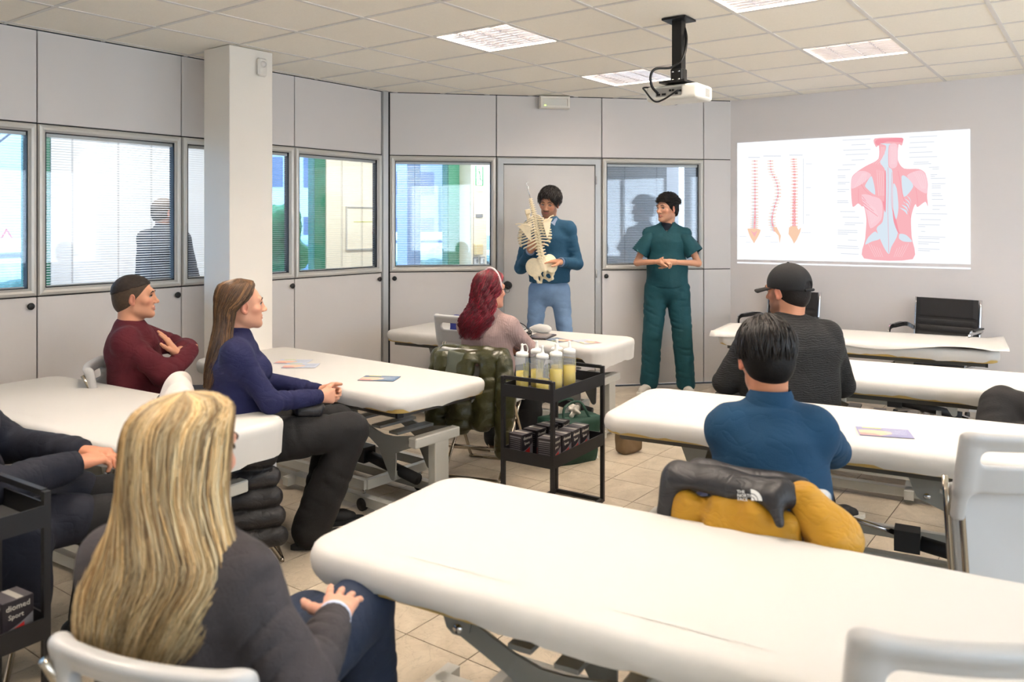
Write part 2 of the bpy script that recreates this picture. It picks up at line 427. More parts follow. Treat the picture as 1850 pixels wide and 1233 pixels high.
tag(rest.build('tile_field', M_tile, fl, fix=False), kind='stuff')
# ---- ceiling: 60 cm mineral tiles in a T-bar grid
M_ctile = mat('ceiling_tile', (247, 241, 228), .9, bump=.25, bscale=220, var=.02, vscale=90)
M_tbar = mat('tbar_white', (222, 218, 212), .5)
slab = MB().prism(ROOM, ZC+.13, ZC+.2).build('ceiling', mat('plenum', (120, 118, 112), .9)); tag(slab, kind='structure')
LIGHTS = [(u, v) for u in (5.74, 3.94, 2.14, .34) for v in (2.95, 1.15)]+[(5.74, -.65), (3.94, -.65)]
ctile = None
for i in range(-11, 7):
    for j in range(-11, 5):
        u0, v0 = 3.94+i*.6, 2.95+j*.6
        if any(abs(u0-a) < .1 and abs(v0-b) < .1 for a, b in LIGHTS): continue
        g = .010; p = clip([(u0+g, v0+g), (u0+.6-g, v0+g), (u0+.6-g, v0+.6-g), (u0+g, v0+.6-g)])
        if len(p) < 3 or area(p) < .003: continue
        c = (u0+.3, v0+.3)
        if area(p) > .9999*(.6-2*g)**2:
            if ctile is None: ctile = MB().prism([(a-c[0], b-c[1]) for a, b in p], .004, .02).mesh('ceiling_tile'); ctile.materials.append(M_ctile)
            mkobj('tile', ctile, None, slab, (*c, ZC))
        else: MB().prism([(a-c[0], b-c[1]) for a, b in p], .004, .02).build('tile', M_ctile, slab, (*c, ZC))
gb = MB()
for i in range(-11, 8):
    u = 3.94+i*.6; p = clip([(u-.012, -3), (u+.012, -3), (u+.012, 6), (u-.012, 6)])
    if len(p) > 2: gb.prism(p, ZC, ZC+.022)
for j in range(-10, 6):
    v = 2.95+j*.6; p = clip([(-3, v-.012), (8, v-.012), (8, v+.012), (-3, v+.012)])
    if len(p) > 2: gb.prism(p, ZC-.0005, ZC+.022)
gb.build('tbar_grid', M_tbar, slab)
# ---- recessed louvre troffers (the room's own light)
M_lamp = mat('troffer_lamp', (255, 255, 255), .5, emit=(255, 241, 222), estr=TROFFER_W)
M_louv = mat('louvre_mirror', (225, 222, 226), .18, metal=.9)
def troffer(loc, label):
    t = empty('ceiling_light', loc, 0, label, 'ceiling light', 'louvre lights in the tile grid')
    b = MB()
    for q in ((0, .288, .576, .012), (0, -.288, .576, .012)): b.box((q[0], q[1], .05), (q[2]+.012, q[3], .1))
    for x in (-.288, .288): b.box((x, 0, .05), (.012, .564, .1))
    b.box((0, 0, .105), (.588, .588, .01)); b.build('housing', M_white, t)
    MB().add([(-.27, -.27, .075), (-.27, .27, .075), (.27, .27, .075), (.27, -.27, .075)], [(0, 1, 2, 3)]).build('lamp_panel', M_lamp, t, fix=False)
    lv = MB()
    for k in range(-4, 5): lv.prism([(-.012, .045), (.012, .045), (.003, .002), (-.003, .002)], -.282, .282, Matrix.Translation((k*.0564*1.0, 0, 0)), 'y') if abs(k) < 5 else 0
    for k in (-.14, 0, .14): lv.prism([(k-.016, .045), (k+.016, .045), (k+.003, .002), (k-.003, .002)], -.282, .282, ax='x')
    lv.build('louvre', M_louv, t)
    return t
names = {(3.94, 2.95): 'louvred ceiling light nearest the white column', (5.74, 2.95): 'louvred ceiling light partly hidden behind the projector', (5.74, 1.15): 'louvred ceiling light in front of the projected slide', (3.94, 1.15): 'louvred ceiling light cut by the top edge beside the projector pole', (2.14, 2.95): 'louvred ceiling light above the woman in navy, above the picture edge', (2.14, 1.15): 'louvred ceiling light above the teal man, above the picture edge', (.34, 2.95): 'louvred ceiling light above the left trolley, above the picture edge', (.34, 1.15): 'louvred ceiling light above the viewer', (5.74, -.65): 'louvred ceiling light right of the slide, beyond the picture edge', (3.94, -.65): 'louvred ceiling light right of the folded chair, beyond the picture edge'}
tr0 = None
for (u, v) in LIGHTS:
    lb = names.get((u, v), 'louvred ceiling light of the rows out of the picture')
    if tr0 is None: tr0 = troffer((u+.3, v+.3, ZC), lb)
    else:
        t = copy_tree(tr0); t.location = (u+.3, v+.3, ZC); t['label'] = lb
# ---- partition walls made of panels
def wall_frame(o, d):
    x = Vector(d).normalized(); y = Vector((-x.y, x.x, 0)); return Matrix((( x.x, y.x, 0, o[0]), (x.y, y.y, 0, o[1]), (0, 0, 1, 0), (0, 0, 0, 1)))
NWIN = [0]
def panel(wall, s0, s1, z0, z1, knob=None, g=.004):
    p = MB().box(((s0+s1)/2, .012, (z0+z1)/2), (s1-s0-2*g, .024, z1-z0-2*g), bev=.002).build('panel', M_panel, wall)
    if knob is not None:
        kb = MB(); M = Matrix.Translation((knob[0], -.012, knob[1])) @ Matrix.Rotation(R(90), 4, 'X')
        kb.lathe([(.013, -.012), (.013, .002), (.021, .004), (.022, .012), (.017, .016), (.006, .017)], M=M, n=14); kb.build('lock_knob', M_black, p)
    return p
def ringloft(s0, s1, z0, z1, prof):
    return [[(s0+a, y, z0+a), (s1-a, y, z0+a), (s1-a, y, z1-a), (s0+a, y, z1-a)] for a, y in prof]
def window(wall, s0, s1, tilt=6., pitch=.0165, head=.018, door_like=False):
    NWIN[0] += 1; n = 'window_%d' % NWIN[0]; g = .004
    fr = MB().loft(ringloft(s0+g, s1-g, ZW0+g, ZW1-g, [(0, .03), (0, 0), (.006, -.012), (.020, -.016), (.034, -.012), (.044, .004), (.050, .008), (.050, .055), (.0, .055)]), smooth=False, cap=False)
    w = fr.build(n, M_alu, None); w.parent = None; w.matrix_world = wall.matrix_world; tag(w, kind='structure')
    a, b, c, d = s0+.054, s1-.054, ZW0+.054, ZW1-.054
    gk = MB().loft(ringloft(a-.004, b+.004, c-.004, d+.004, [(0, .006), (.007, .006), (.007, .06), (0, .06)]), smooth=False, cap=False); gk.build('gasket', M_gasket, w)
    MB().box(((a+b)/2, .014, (c+d)/2), (b-a+.008, .004, d-c+.008)).build('pane', M_glass, w)
    MB().box(((a+b)/2, .052, (c+d)/2), (b-a+.008, .004, d-c+.008)).build('pane', M_glass, w)
    MB().box(((a+b)/2, .034, d-.012), (b-a, .022, .024)).build('headrail', M_alu, w)
    sl = MB(); z = d-.03; ct, st = math.cos(R(tilt)), math.sin(R(tilt)); hw = .0072
    while z > c+.012:
        y0, y1 = .034-hw*ct, .034+hw*ct; zz = hw*st
        sl.add([(a+.012, y0, z-zz), (b-.012, y0, z-zz), (b-.012, .034, z+.0011), (a+.012, .034, z+.0011), (b-.012, y1, z+zz), (a+.012, y1, z+zz)], [(0, 1, 2, 3), (3, 2, 4, 5)])
        z -= pitch
    bl = sl.build('blind_slats', M_slat, w, fix=False); tag(bl, kind='stuff')
    MB().box(((a+b)/2, .034, c+.006), (b-a-.02, .016, .01)).build('bottom_rail', M_alu, w)
    cdm = MB()
    for t in (.2, .55, .82):
        for dy in (-.0075, .0075): cdm.box((a+(b-a)*t, .034+dy, (c+d)/2), (.0014, .0014, d-c-.03))
    cdm.build('ladder_cord', M_gasket, w)
    return w
def seams(wall, ss, z=(ZW0, ZW1), x0=None, x1=None):
    b = MB()
    for s in ss: b.box((s, .028, ZC/2), (.03, .02, ZC))
    for zz in z: b.box(((x0+x1)/2, .027, zz), (x1-x0, .02, .03))
    b.box(((x0+x1)/2, .044, ZC+.05), (x1-x0+.1, .03, .22)); b.box(((x0+x1)/2, .044, .0), (x1-x0, .03, .08))
    return b
def wall_obj(name, o, d, ss, x0, x1):
    w = seams(None, ss, x0=x0, x1=x1).build(name, M_dark, None); w.matrix_world = wall_frame(o, d); tag(w, kind='structure'); bpy.context.view_layer.update()
    return w
mods = [-2.2, -1.67, -.67, .33, 1.33, 2.33, 3.31, 4.32, 5.31]
wl = wall_obj('wall_left', (0, 5.41), (1, 0), mods, -2.2, 5.31)
knobs = {(1.33, 2.33): (2.285, 1.075), (2.33, 3.31): (3.27, 1.075), (3.31, 4.32): (4.285, 1.075), (4.32, 5.31): (5.27, 1.075)}
tilts = {(2.33, 3.31): 16., (3.31, 4.32): 6., (4.32, 5.31): 3., (1.33, 2.33): 3.}
for a, b in zip(mods[:-1], mods[1:]):
    panel(wl, a, b, ZW1, ZC); panel(wl, a, b, 0.012, ZW0, knobs.get((a, b)))
    if b-a > .6: window(wl, a, b, tilts.get((a, b), 5.))
    else: panel(wl, a, b, ZW0, ZW1)
wc = wall_obj('wall_front', PA, PB-PA, [.03, 1.03, 2.06, 3.10, 3.37], .03, 3.387)
cm = [.03, 1.03, 2.06, 3.10, 3.387]
for i in range(4): panel(wc, cm[i], cm[i+1], ZW1, ZC)
window(wc, .03, 1.03, 4.); panel(wc, .03, 1.03, .012, ZW0, (.075, 1.075))
window(wc, 2.06, 3.10, 14.); panel(wc, 2.06, 3.10, .012, ZW0, (2.10, 1.075))
panel(wc, 3.10, 3.387, ZW0, ZW1); panel(wc, 3.10, 3.387, .012, ZW0)
# corner post between the two partitions
cp = MB().box((0, 0, ZC/2), (.05, .05, ZC)).box((-.028, .004, ZC/2), (.012, .03, ZC)).build('trim_1', M_post, None, (5.345, 5.405, 0), (0, 0, R(-22))); tag(cp, kind='structure')
# baseboards along the panels
for nm, w, x0, x1 in (('baseboard_left', wl, -2.2, 5.31),):
    o = MB().box(((x0+x1)/2, .004, .006), (x1-x0, .008, .012)).build(nm, M_dark); o.matrix_world = w.matrix_world; tag(o, kind='structure')
# ---- door in the front wall
dr = MB().loft(ringloft(1.034, 2.056, -.06, ZW1-.004, [(0, .03), (0, -.004), (.012, -.012), (.060, -.012), (.066, 0), (.066, .03)]), smooth=False, cap=False).build('door_1', M_post); MB().box((1.545, .06, 1.11), (1.03, .02, 2.22)).build('door_stop', M_dark, dr); dr.matrix_world = wc.matrix_world; tag(dr, kind='structure')
lf = MB().box((1.545, .016, 1.076), (.888, .03, 2.13), bev=.003).build('door_leaf', mat('door_leaf', (200, 198, 196), .5, bump=.03, bscale=200), dr)
hd = MB(); M = Matrix.Translation((1.135, 0, 1.0)) @ Matrix.Rotation(R(90), 4, 'X')
hd.lathe([(.038, -.002), (.038, .008), (.02, .012), (.016, .03), (.036, .036), (.038, .055), (.030, .062), (.01, .064)], M=M); hd.build('door_knob', M_black, lf)
hg = MB()
for z in (.25, 1.1, 2.0): hg.cyl((2.0, -.016, z-.04), (2.0, -.016, z+.04), .008, n=10)
hg.build('hinge', M_post, dr)
# ---- screen wall, back walls
def plainwall(name, pts, m=M_wall): o = MB().prism(pts, 0, ZC+.2).build(name, m); tag(o, kind='structure'); return o
plainwall('wall_right', [(7.80, -2.75), (7.95, -2.75), (7.95, 3.06), (7.80, 3.06)])
plainwall('wall_back', [(-2.35, -2.75), (-2.2, -2.75), (-2.2, 5.5), (-2.35, 5.5)], M_white)
ws = MB()            # side wall behind the camera; its unseen windows are added for fill daylight
wins = [(-1.6, .2), (.6, 2.4), (2.8, 4.6), (5.0, 6.8)]
ws.box((2.8, -2.68, .45), (10.3, .15, .9)); ws.box((2.8, -2.68, 2.72), (10.3, .15, .54))
xs = [-2.35]+[t for w in wins for t in w]+[7.95]
for a, b in zip(xs[0::2], xs[1::2]): ws.box(((a+b)/2, -2.68, 1.675), (b-a, .15, 1.55))
o = ws.build('wall_side', M_white); tag(o, kind='structure')
for a, b in wins:
    NWIN[0] += 1; w = MB()
    for x in (a+.03, (a+b)/2, b-.03): w.box((x, -2.66, 1.675), (.06, .06, 1.55))
    for z in (.93, 2.42): w.box(((a+b)/2, -2.66, z), (b-a, .06, .06))
    w = w.build('window_%d' % NWIN[0], M_alu); tag(w, kind='structure'); MB().box(((a+b)/2, -2.66, 1.675), (b-a, .006, 1.55)).build('pane', M_glass, w)
# ---- column
co = MB().box((3.465, 4.95, ZC/2), (.35, .30, ZC), bev=.004).build('column', M_white, None); tag(co, kind='structure')
co.name = 'trim_2'
sn = MB().box((3.535, 4.782, 2.68), (.075, .04, .125), bev=.012).build('motion_sensor', mat('sensor_white', (232, 228, 220), .5)); tag(sn, 'small white motion sensor high on the white column', 'sensor')
MB().lathe([(.026, -.01), (.022, .004), (.008, .01)], M=Matrix.Translation((3.535, 4.762, 2.70)) @ Matrix.Rotation(R(90), 4, 'X')).build('sensor_lens', mat('sensor_lens', (214, 210, 205), .3), sn)
# ---- emergency light above the door
em = empty('emergency_light', (0, 0, 0), 0, 'white emergency light fitting above the door at the ceiling', 'light'); em.matrix_world = wc.matrix_world @ Matrix.Translation((1.58, -.05, 2.735))
MB().loft([[(-.145+a, y, -.058+a), (.145-a, y, -.058+a), (.145-a, y, .058-a), (-.145+a, y, .058-a)] for a, y in ((0, .04), (0, -.03), (.006, -.04), (.022, -.04), (.024, -.03))], smooth=False).build('housing', M_white, em)
MB().box((0, -.031, 0), (.22, .006, .06)).build('diffuser', mat('diffuser', (225, 222, 214), .3), em)
MB().box((-.095, -.036, -.035), (.012, .006, .012)).build('indicator', mat('led_green', (190, 230, 90), .4, emit=(190, 240, 80), estr=3.), em)
# ================================================================= treatment couches
M_sheet = mat('white_sheet', (212, 209, 204), .8, bump=.12, bscale=26)
M_vinyl = mat('ochre_vinyl', (205, 176, 104), .45, bump=.08, bscale=60)
M_steel = mat('grey_powder_steel', (146, 147, 143), .45, metal=.15)
M_lsteel = mat('light_powder_steel', (196, 196, 190), .4, metal=.1)
M_dsteel = mat('dark_powder_steel', (84, 84, 82), .45, metal=.2)
M_chrome = mat('chrome', (205, 205, 208), .12, metal=1.)
M_rub = mat('rubber', (34, 34, 36), .6)
def rrect(hw, hl, r, n=9, off=0.):
    out = []
    for cx, cy, a0 in ((hw-r, hl-r, 0), (-hw+r, hl-r, 90), (-hw+r, -hl+r, 180), (hw-r, -hl+r, 270)):
        for k in range(n): a = R(a0+90*k/(n-1)); out.append((cx+(r+off)*math.cos(a), cy+(r+off)*math.sin(a)))
    res = []           # subdivide long straight runs
    for i in range(len(out)):
        a, b = out[i], out[(i+1) % len(out)]; L = math.dist(a, b); m = max(1, int(L/.035))
        for k in range(m): res.append((a[0]+(b[0]-a[0])*k/m, a[1]+(b[1]-a[1])*k/m))
    return res
def sheet_mesh(hw, hl, seed, drop=0., dropn=0., hemz=.622):
    rnd = random.Random(seed); ph = [rnd.uniform(0, 6.28) for _ in range(8)]
    base = rrect(hw, hl, .10); n = len(base); rings = []
    prof = [(-.085, .7025), (-.05, .702), (-.022, .7005), (-.006, .696), (.003, .686), (.008, .672), (.0085, .655), (.006, .64), (.0, None)]
    for k, (off, z) in enumerate(prof):
        ring = []
        for i, (x, y) in enumerate(base):
            s = i/n*2*PI; cx, cy = min(max(x, -hw+.1), hw-.1), min(max(y, -hl+.1), hl-.1)
            dx, dy = x-cx, y-cy; L = math.hypot(dx, dy); dx, dy = dx/L, dy/L
            crn = min(1, max(0, 1-abs(abs(dx)-abs(dy))))            # 1 in the corners
            w = math.sin(23*s+ph[0])*.4+math.sin(41*s+ph[1])*.35+math.sin(67*s+ph[2])*.25
            o = off
            if k >= 4: o += .004*w*(k-3)/5+.003*crn*math.sin(90*s+ph[3])
            xx, yy = x+dx*o, y+dy*o
            if z is None:
                en = max(0, min(1, (-y-(hl-.14))/.1)); ep = max(0, min(1, (y-(hl-.14))/.1))
                zz = hemz+.008*w+.012*crn+.006*math.sin(7*s+ph[4])-drop*en-dropn*ep
            else: zz = z+(.0012*math.sin(9*s+ph[5]+k) if k < 2 else 0)
            ring.append((xx, yy, zz))
        rings.append(ring)
    m = MB(); m.loft(rings, True, cap=False); c = len(m.v); m.v += []
    m.add([(p[0], p[1], p[2]) for p in rings[0]], [tuple(range(n))], True)
    return m.mesh('sheet')
def arm_plate(p1, p2, p3):
    """three-cornered plate with concave sides, in the y-z plane"""
    pts = []; P = [Vector((*p, 0)) for p in (p1, p2, p3)]; rr = (.03, .03, .02)
    for i in range(3):
        a, b, prev = P[i], P[(i+1) % 3], P[i-1]; cen = sum(P, Vector())/3
        d = (a-cen).normalized(); n = Vector((-d.y, d.x, 0))
        if (P[(i+1) % 3]-a).dot(n) < 0: n = -n
        for t in (-75, -40, 0, 40, 75): pts.append(a+(d*math.cos(R(t))+n*math.sin(R(t)))*rr[i])
        m1 = a.lerp(b, .5); inw = (.3, .42, .42)[i]
        for t in (.3, .5, .7):
            q = a.lerp(b, t); pts.append(q+(cen-q)*inw*(1-abs(t-.5)*2.2))
    return [(p.x, p.y) for p in pts]
def couch_base(t, hw, hl):
    fr = MB()
    for x in (-hw+.09, hw-.09): fr.box((x, 0, .597), (.04, 2*hl-.16, .03))
    for y in (-hl+.09, -.45, 0, .58, hl-.09): fr.box((0, y, .597), (2*hw-.16, .04, .03))
    fr.build('bed_frame', M_dsteel, t)
    for sx in (-1, 1):
        e = MB().box((sx*(hw-.09), -hl+.075, .597), (.044, .016, .034)); e.build('end_cap', M_rub, t)
    xs = .16
    for yb in (-.36, .60):
        for sx in (-1, 1):
            MB().prism([(yb-.085, .585), (yb+.065, .585), (yb+.02, .47), (yb-.0, .455), (yb-.035, .455), (yb-.055, .47)], sx*xs-.004, sx*xs+.004, ax='x').build('bracket', M_steel, t)
            p = arm_plate((yb-.02, .475), (yb-.50, .42), (yb-.34, .20)); a = MB().prism(p, sx*(xs-.018)-.005, sx*(xs-.018)+.005, ax='x').build('lift_arm', M_steel, t)
            for q in ((yb-.02, .475), (yb-.50, .42)): MB().cyl((sx*(xs-.03), *q), (sx*(xs+.012), *q), .013, n=10).build('bolt', M_chrome, a)
        for q, dz in ((yb-.03, .475), (yb-.2, .455), (yb-.34, .44)): MB().bar((-xs+.02, q, dz), (xs-.02, q, dz), .07, .014).build('cross_member', M_steel, t)
        MB().box((0, yb-.52, .42), (2*xs+.03, .06, .055), bev=.006).build('cross_bar', M_lsteel, t)
        MB().box((.03, yb-.52, .235), (.11, .055, .33), bev=.004).build('post', M_lsteel, t)
    bs = MB()
    for x in (-.20, .20): bs.box((x, -.02, .055), (.05, 1.86, .05))
    for y in (-.88, .08, .9): bs.box((0, y, .055), (.56, .05, .05))
    bs.build('base_frame', M_lsteel, t)
    up = MB()
    for x in (-.25, .25): up.box((x, .02, .165), (.035, 1.25, .05))
    for y in (-.6, .62): up.box((0, y, .165), (.5, .035, .05))
    up.build('tilt_frame', M_lsteel, t)
    ac = MB().tube([(0, -.75, .16), (0, -.35, .22)], .032, 12); ac.box((0, -.3, .23), (.09, .1, .09)); ac.build('actuator', M_rub, t)
    MB().tube([(0, -.3, .24), (0, .05, .3)], .012, 8).build('piston', M_chrome, t)
    for x in (-.22, .22):
        for y in (-.55, .60):
            c = MB().cyl((x, y, .14), (x, y, .10), .012, n=8).build('caster', M_chrome, t); MB().cyl((x-.012, y+.012, .036), (x+.012, y+.012, .036), .036, n=16).build('wheel', M_rub, c)
def couch(loc, deg, label, seed=0, hw=.36, hl=.975, drop=0., dropn=0., base=None, hemz=.622):
    t = empty('treatment_couch', (*loc, 0), R(deg), label, 'couch', 'white sheeted treatment couches')
    if base is None: couch_base(t, hw, hl)
    else:
        for ch in base.children:
            if ch.name.split('.')[0] not in ('sheet', 'cushion'): copy_tree(ch, t)
    cu = rrect(hw, hl, .09, off=-.008)
    MB().loft([[(x*.97, y*.985, .612) for x, y in cu], [(x, y, .618) for x, y in cu], [(x*1.01, y*1.004, .65) for x, y in cu], [(x, y, .685) for x, y in cu], [(x*.97, y*.985, .695) for x, y in cu]]).build('cushion', M_vinyl, t)
    me = sheet_mesh(hw, hl, seed, drop, dropn, hemz); me.materials.append(M_sheet); mkobj('sheet', me, None, t)
    return t
T1 = couch((1.945, .895), 6, 'large white sheeted couch filling the right foreground', 1, hw=.375)
T2 = couch((1.985, 4.0), 4.3, 'white sheeted couch at the left edge in front of the maroon sweatshirt man', 2, drop=.07, base=T1, hemz=.60)
T3 = couch((3.37, 3.87), -2, 'white sheeted couch reaching the white column, leaflet on it', 3, base=T1)
T4 = couch((5.24, 3.92), 6, 'white sheeted couch in front of the man holding the skeleton', 4, drop=.075, base=T1)
T5 = couch((3.80, 1.01), 8, 'white sheeted couch the man in teal sweatshirt leans on', 5, hw=.37, base=T1)
T6 = couch((5.30, .88), 7.5, 'white sheeted couch in front of the man in the black cap', 6, base=T1)
T7 = couch((6.72, 1.64), 8, 'white papered couch nearest the screen wall, black chairs behind', 7, base=T1)
# loose couch paper with curling corners on the couch by the screen wall
pm = MB(); rows = []; NX, NY = 12, 40
for i in range(NX+1):
    row = []
    for j in range(NY+1):
        x = -.385+.70*i/NX; y = -1.03+2.06*j/NY
        lift = .008+.012*max(0, (-.25-x)/.13)*(1+math.sin(y*7))*.5
        if y < -.93: lift += .02*((-.93-y)/.1)
        sag = -.045*max(0, (-.33-x)/.055)*(.5+.5*math.sin(y*5+2.4))
        row.append((x-.05*max(0, (-y-.85)/.18)*(1-i/NX), y, .704+lift+sag))
    rows.append(row)
for a, b in zip(rows[:-1], rows[1:]):
    for j in range(NY): pm.add([a[j], a[j+1], b[j+1], b[j]], [(0, 1, 2, 3)], True)
ps = pm.build('couch_paper', M_sheet, None, (6.72, 1.64, 0), (0, 0, R(8)), fix=False); tag(ps, 'loose white paper with curling corner on the couch by the screen wall', 'paper')
sm = ps.modifiers.new('thickness', 'SOLIDIFY'); sm.thickness = .0015
wm = ps.modifiers.new('weld', 'WELD'); wm.merge_threshold = .0005; ps.modifiers.move(1, 0)
# ================================================================= folding chairs
M_wplas = mat('white_chair_plastic', (192, 191, 190), .38, coat=.1)
M_tube = mat('chair_tube', (190, 180, 165), .2, metal=1.)
def chair_meshes():
    back = [Bx((0, 0, .705), (.222, .013, .098), .012, k=.02), Bx((-.205, .006, .655), (.017, .02, .145), .012, k=.03), Bx((.205, .006, .655), (.017, .02, .145), .012, k=.03), Bx((0, -.006, .795), (.21, .017, .012), .01, k=.02),
            Cap((-.15, 0, .728), (.15, 0, .728), .024, k=.012, sub=True)]
    V, Q = sdf(back, .006); V = relaxv(V, Q, 2); V[:, 1] -= .10*V[:, 0]**2/.22**2*-.35; V[:, 1] -= (V[:, 2]-.7)*.18
    seat = [Bx((0, 0, .452), (.20, .19, .013), .012), Bx((0, .18, .444), (.195, .014, .018), .012, k=.02), Ell((0, -.01, .51), (.17, .16, .05), sub=True, k=.01)]
    Vs, Qs = sdf(seat, .008)
    return npmesh('backrest', V, Q), npmesh('seat', relaxv(Vs, Qs, 1), Qs)
CB, CS = chair_meshes(); CB.materials.append(M_wplas); CS.materials.append(M_wplas)
def chair_frame():
    a = MB()
    a.tube(smooth_path([(-.212, -.24, .77), (-.212, -.09, .50), (-.212, .12, .16), (-.212, .205, .02), (-.19, .215, .012), (.19, .215, .012), (.212, .205, .02), (.212, .12, .16), (.212, -.09, .50), (.212, -.24, .77)], 4), .0105, 8)
    b = MB().tube(smooth_path([(-.188, .10, .44), (-.188, -.05, .25), (-.188, -.235, .02), (-.17, -.245, .012), (.17, -.245, .012), (.188, -.235, .02), (.188, -.05, .25), (.188, .10, .44)], 4), .0105, 8)
    c = MB().tube([(-.188, -.11, .165), (.188, -.11, .165)], .008, 8)
    return a.mesh('front_frame'), b.mesh('rear_frame'), c.mesh('stretcher')
CF = chair_frame()
for m_ in CF: m_.materials.append(M_tube)
def fchair(loc, deg, label, folded=False):
    t = empty('folding_chair', (*loc, 0), R(deg), label, 'chair', 'white folding chairs')
    if folded:
        mkobj('backrest', CB, None, t, (0, -.02, .135), (R(10), 0, 0)); mkobj('seat', CS, None, t, (0, .455, .56), (R(90), 0, 0))
        for n_, dy in (('front_frame', 0.), ('rear_frame', -.03)): MB().tube(smooth_path([(-.212+abs(dy), dy+.0, .78), (-.212+abs(dy), dy, .4), (-.212+abs(dy), dy, .03), (-.19, dy, .012), (.19, dy, .012), (.212-abs(dy), dy, .03), (.212-abs(dy), dy, .4), (.212-abs(dy), dy, .78)], 4), .0105, 8).build(n_, M_tube, t)
        return t
    mkobj('backrest', CB, None, t, (0, -.225, 0)); mkobj('seat', CS, None, t)
    mkobj('front_frame', CF[0], None, t); mkobj('stretcher', CF[2], None, t); mkobj('rear_frame', CF[1], None, t)
    return t
# ================================================================= serving trolleys, bottles, boxes
M_cart = mat('black_trolley_steel', (40, 39, 41), .45, metal=.3)
M_tray = mat('trolley_tray_mat', (52, 51, 52), .7, bump=.2, bscale=400)
def cart(loc, deg, label, L=.575, W=.325):
    """origin at the centre of the footprint; long side along local y; handle bars at both short ends"""
    t = empty('serving_trolley', (*loc, 0), R(deg), label, 'trolley', 'black two-tier trolleys')
    hw, hl, p = W/2, L/2, .02
    for sx in (-1, 1):
        for sy in (-1, 1): MB().box((sx*(hw-.01), sy*(hl-.01), .395), (p, p, .77)).build('post', M_cart, t)
    for sy in (-1, 1):
        MB().box((0, sy*(hl-.01), .775), (W-.04, p*.9, p*.9)).build('handle', M_cart, t)
        MB().box((0, sy*(hl-.01), .018), (W-.04, p, p)).build('bottom_rail', M_cart, t)
    for sx in (-1, 1): MB().box((sx*(hw-.01), 0, .018), (p, L-.04, p)).build('bottom_rail', M_cart, t)
    for z in (.675, .335):
        y = MB()
        for sx in (-1, 1): y.box((sx*(hw-.003), 0, z+.032), (.006, L-.04, .065))
        for sy in (-1, 1): y.box((0, sy*(hl-.003), z+.032), (W-.04, .006, .065))
        y.box((0, 0, z+.004), (W-.012, L-.012, .006)); tr = y.build('tray', M_cart, t)
        MB().box((0, 0, z+.009), (W-.02, L-.02, .003)).build('tray_mat', M_tray, tr)
    return t
def toW(t, x, y, z):
    c, s = math.cos(t.rotation_euler.z), math.sin(t.rotation_euler.z); return (t.location.x+c*x-s*y, t.location.y+s*x+c*y, z)
K1 = cart((3.74, 2.47), -87, 'black two-tier trolley with oil bottles and small boxes in the middle')
K2 = cart((.865, 2.75), 93, 'black two-tier trolley cut by the left edge')
M_bottle = mat('bottle_pe', (232, 235, 240), .3, alpha=.22)
M_oil = mat('yellow_oil', (214, 190, 40), .25, alpha=.95)
M_cap = mat('bottle_cap', (236, 234, 228), .5)
M_print = mat('bottle_print', (150, 150, 96), .6); M_redp = mat('label_red', (190, 60, 66), .6); M_whitep = mat('label_white', (240, 240, 238), .6)
def bottle(loc, lvl, label, tag_label=False, rz=0., loop=False):
    t = empty('oil_bottle', loc, rz, label, 'bottle', 'oil bottles on the trolleys'); r = .0355
    MB().lathe([(.03, 0), (r, .004), (r, .05), (r*.985, .055), (r, .06), (r, .178), (r*.97, .186), (.031, .19)], n=24).build('bottle_body', M_bottle, t)
    MB().lathe([(.029, .003), (r-.002, .006), (r-.002, lvl), (.001, lvl)], n=24).build('oil_filling', M_oil, t)
    cp = MB().lathe([(.0345, .186), (.0345, .203), (.028, .209), (.012, .213), (.009, .222), (.006, .242), (.0075, .245), (.0075, .252), (.002, .255)], n=20)
    cp.build('screw_cap', M_cap, t)
    if loop: MB().tube(smooth_path([(.008, 0, .246), (.035, 0, .245), (.052, 0, .22), (.046, 0, .20), (.034, 0, .197)], 5), .003, 6).build('cap_strap', M_cap, t)
    pr = MB()
    for k in range(7):
        a = R(-130+k*13); w = [.11, .09, .12, .1, .12, .08, .11][k]
        c = Vector((math.cos(a)*(r+.0003), math.sin(a)*(r+.0003), .07+w/2*.9)); pr.box(None, (.0006, .0035, w*.62), M=Matrix.Translation(c) @ Matrix.Rotation(a, 4, 'Z'))
    pr.build('print', M_print, t)
    if tag_label:
        lb = MB()
        for k in range(3):
            a = R(-118+k*14); c = Vector((math.cos(a)*(r+.0006), math.sin(a)*(r+.0006), .095)); lb.cur = 1 if k else 0; lb.box(None, (.0006, .009, .03 if k else .02), M=Matrix.Translation(c) @ Matrix.Rotation(a, 4, 'Z'))
        lb.build('sticker', M_redp, t, extra=(M_whitep,))
ca1 = lambda x, y, z=.687: toW(K1, x, y, z)
bottle(ca1(-.105, -.165), .105, 'oil bottle with capped strap beside the red-haired woman', rz=R(0), loop=True)
bottle(ca1(-.095, -.03), .095, 'oil bottle second from the trolley corner by the pink sweater')
bottle(ca1(.02, -.16), .075, 'oil bottle nearest the viewer with lowest filling and red label', True, R(55))
bottle(ca1(.045, -.06), .115, 'oil bottle with red and white sticker behind the nearest one', True, R(60))
bottle(ca1(.055, .07), .118, 'oil bottle rightmost of the group on the trolley', True, R(55))
bottle(ca1(-.03, .08), .11, 'oil bottle mostly hidden behind the others on the trolley')
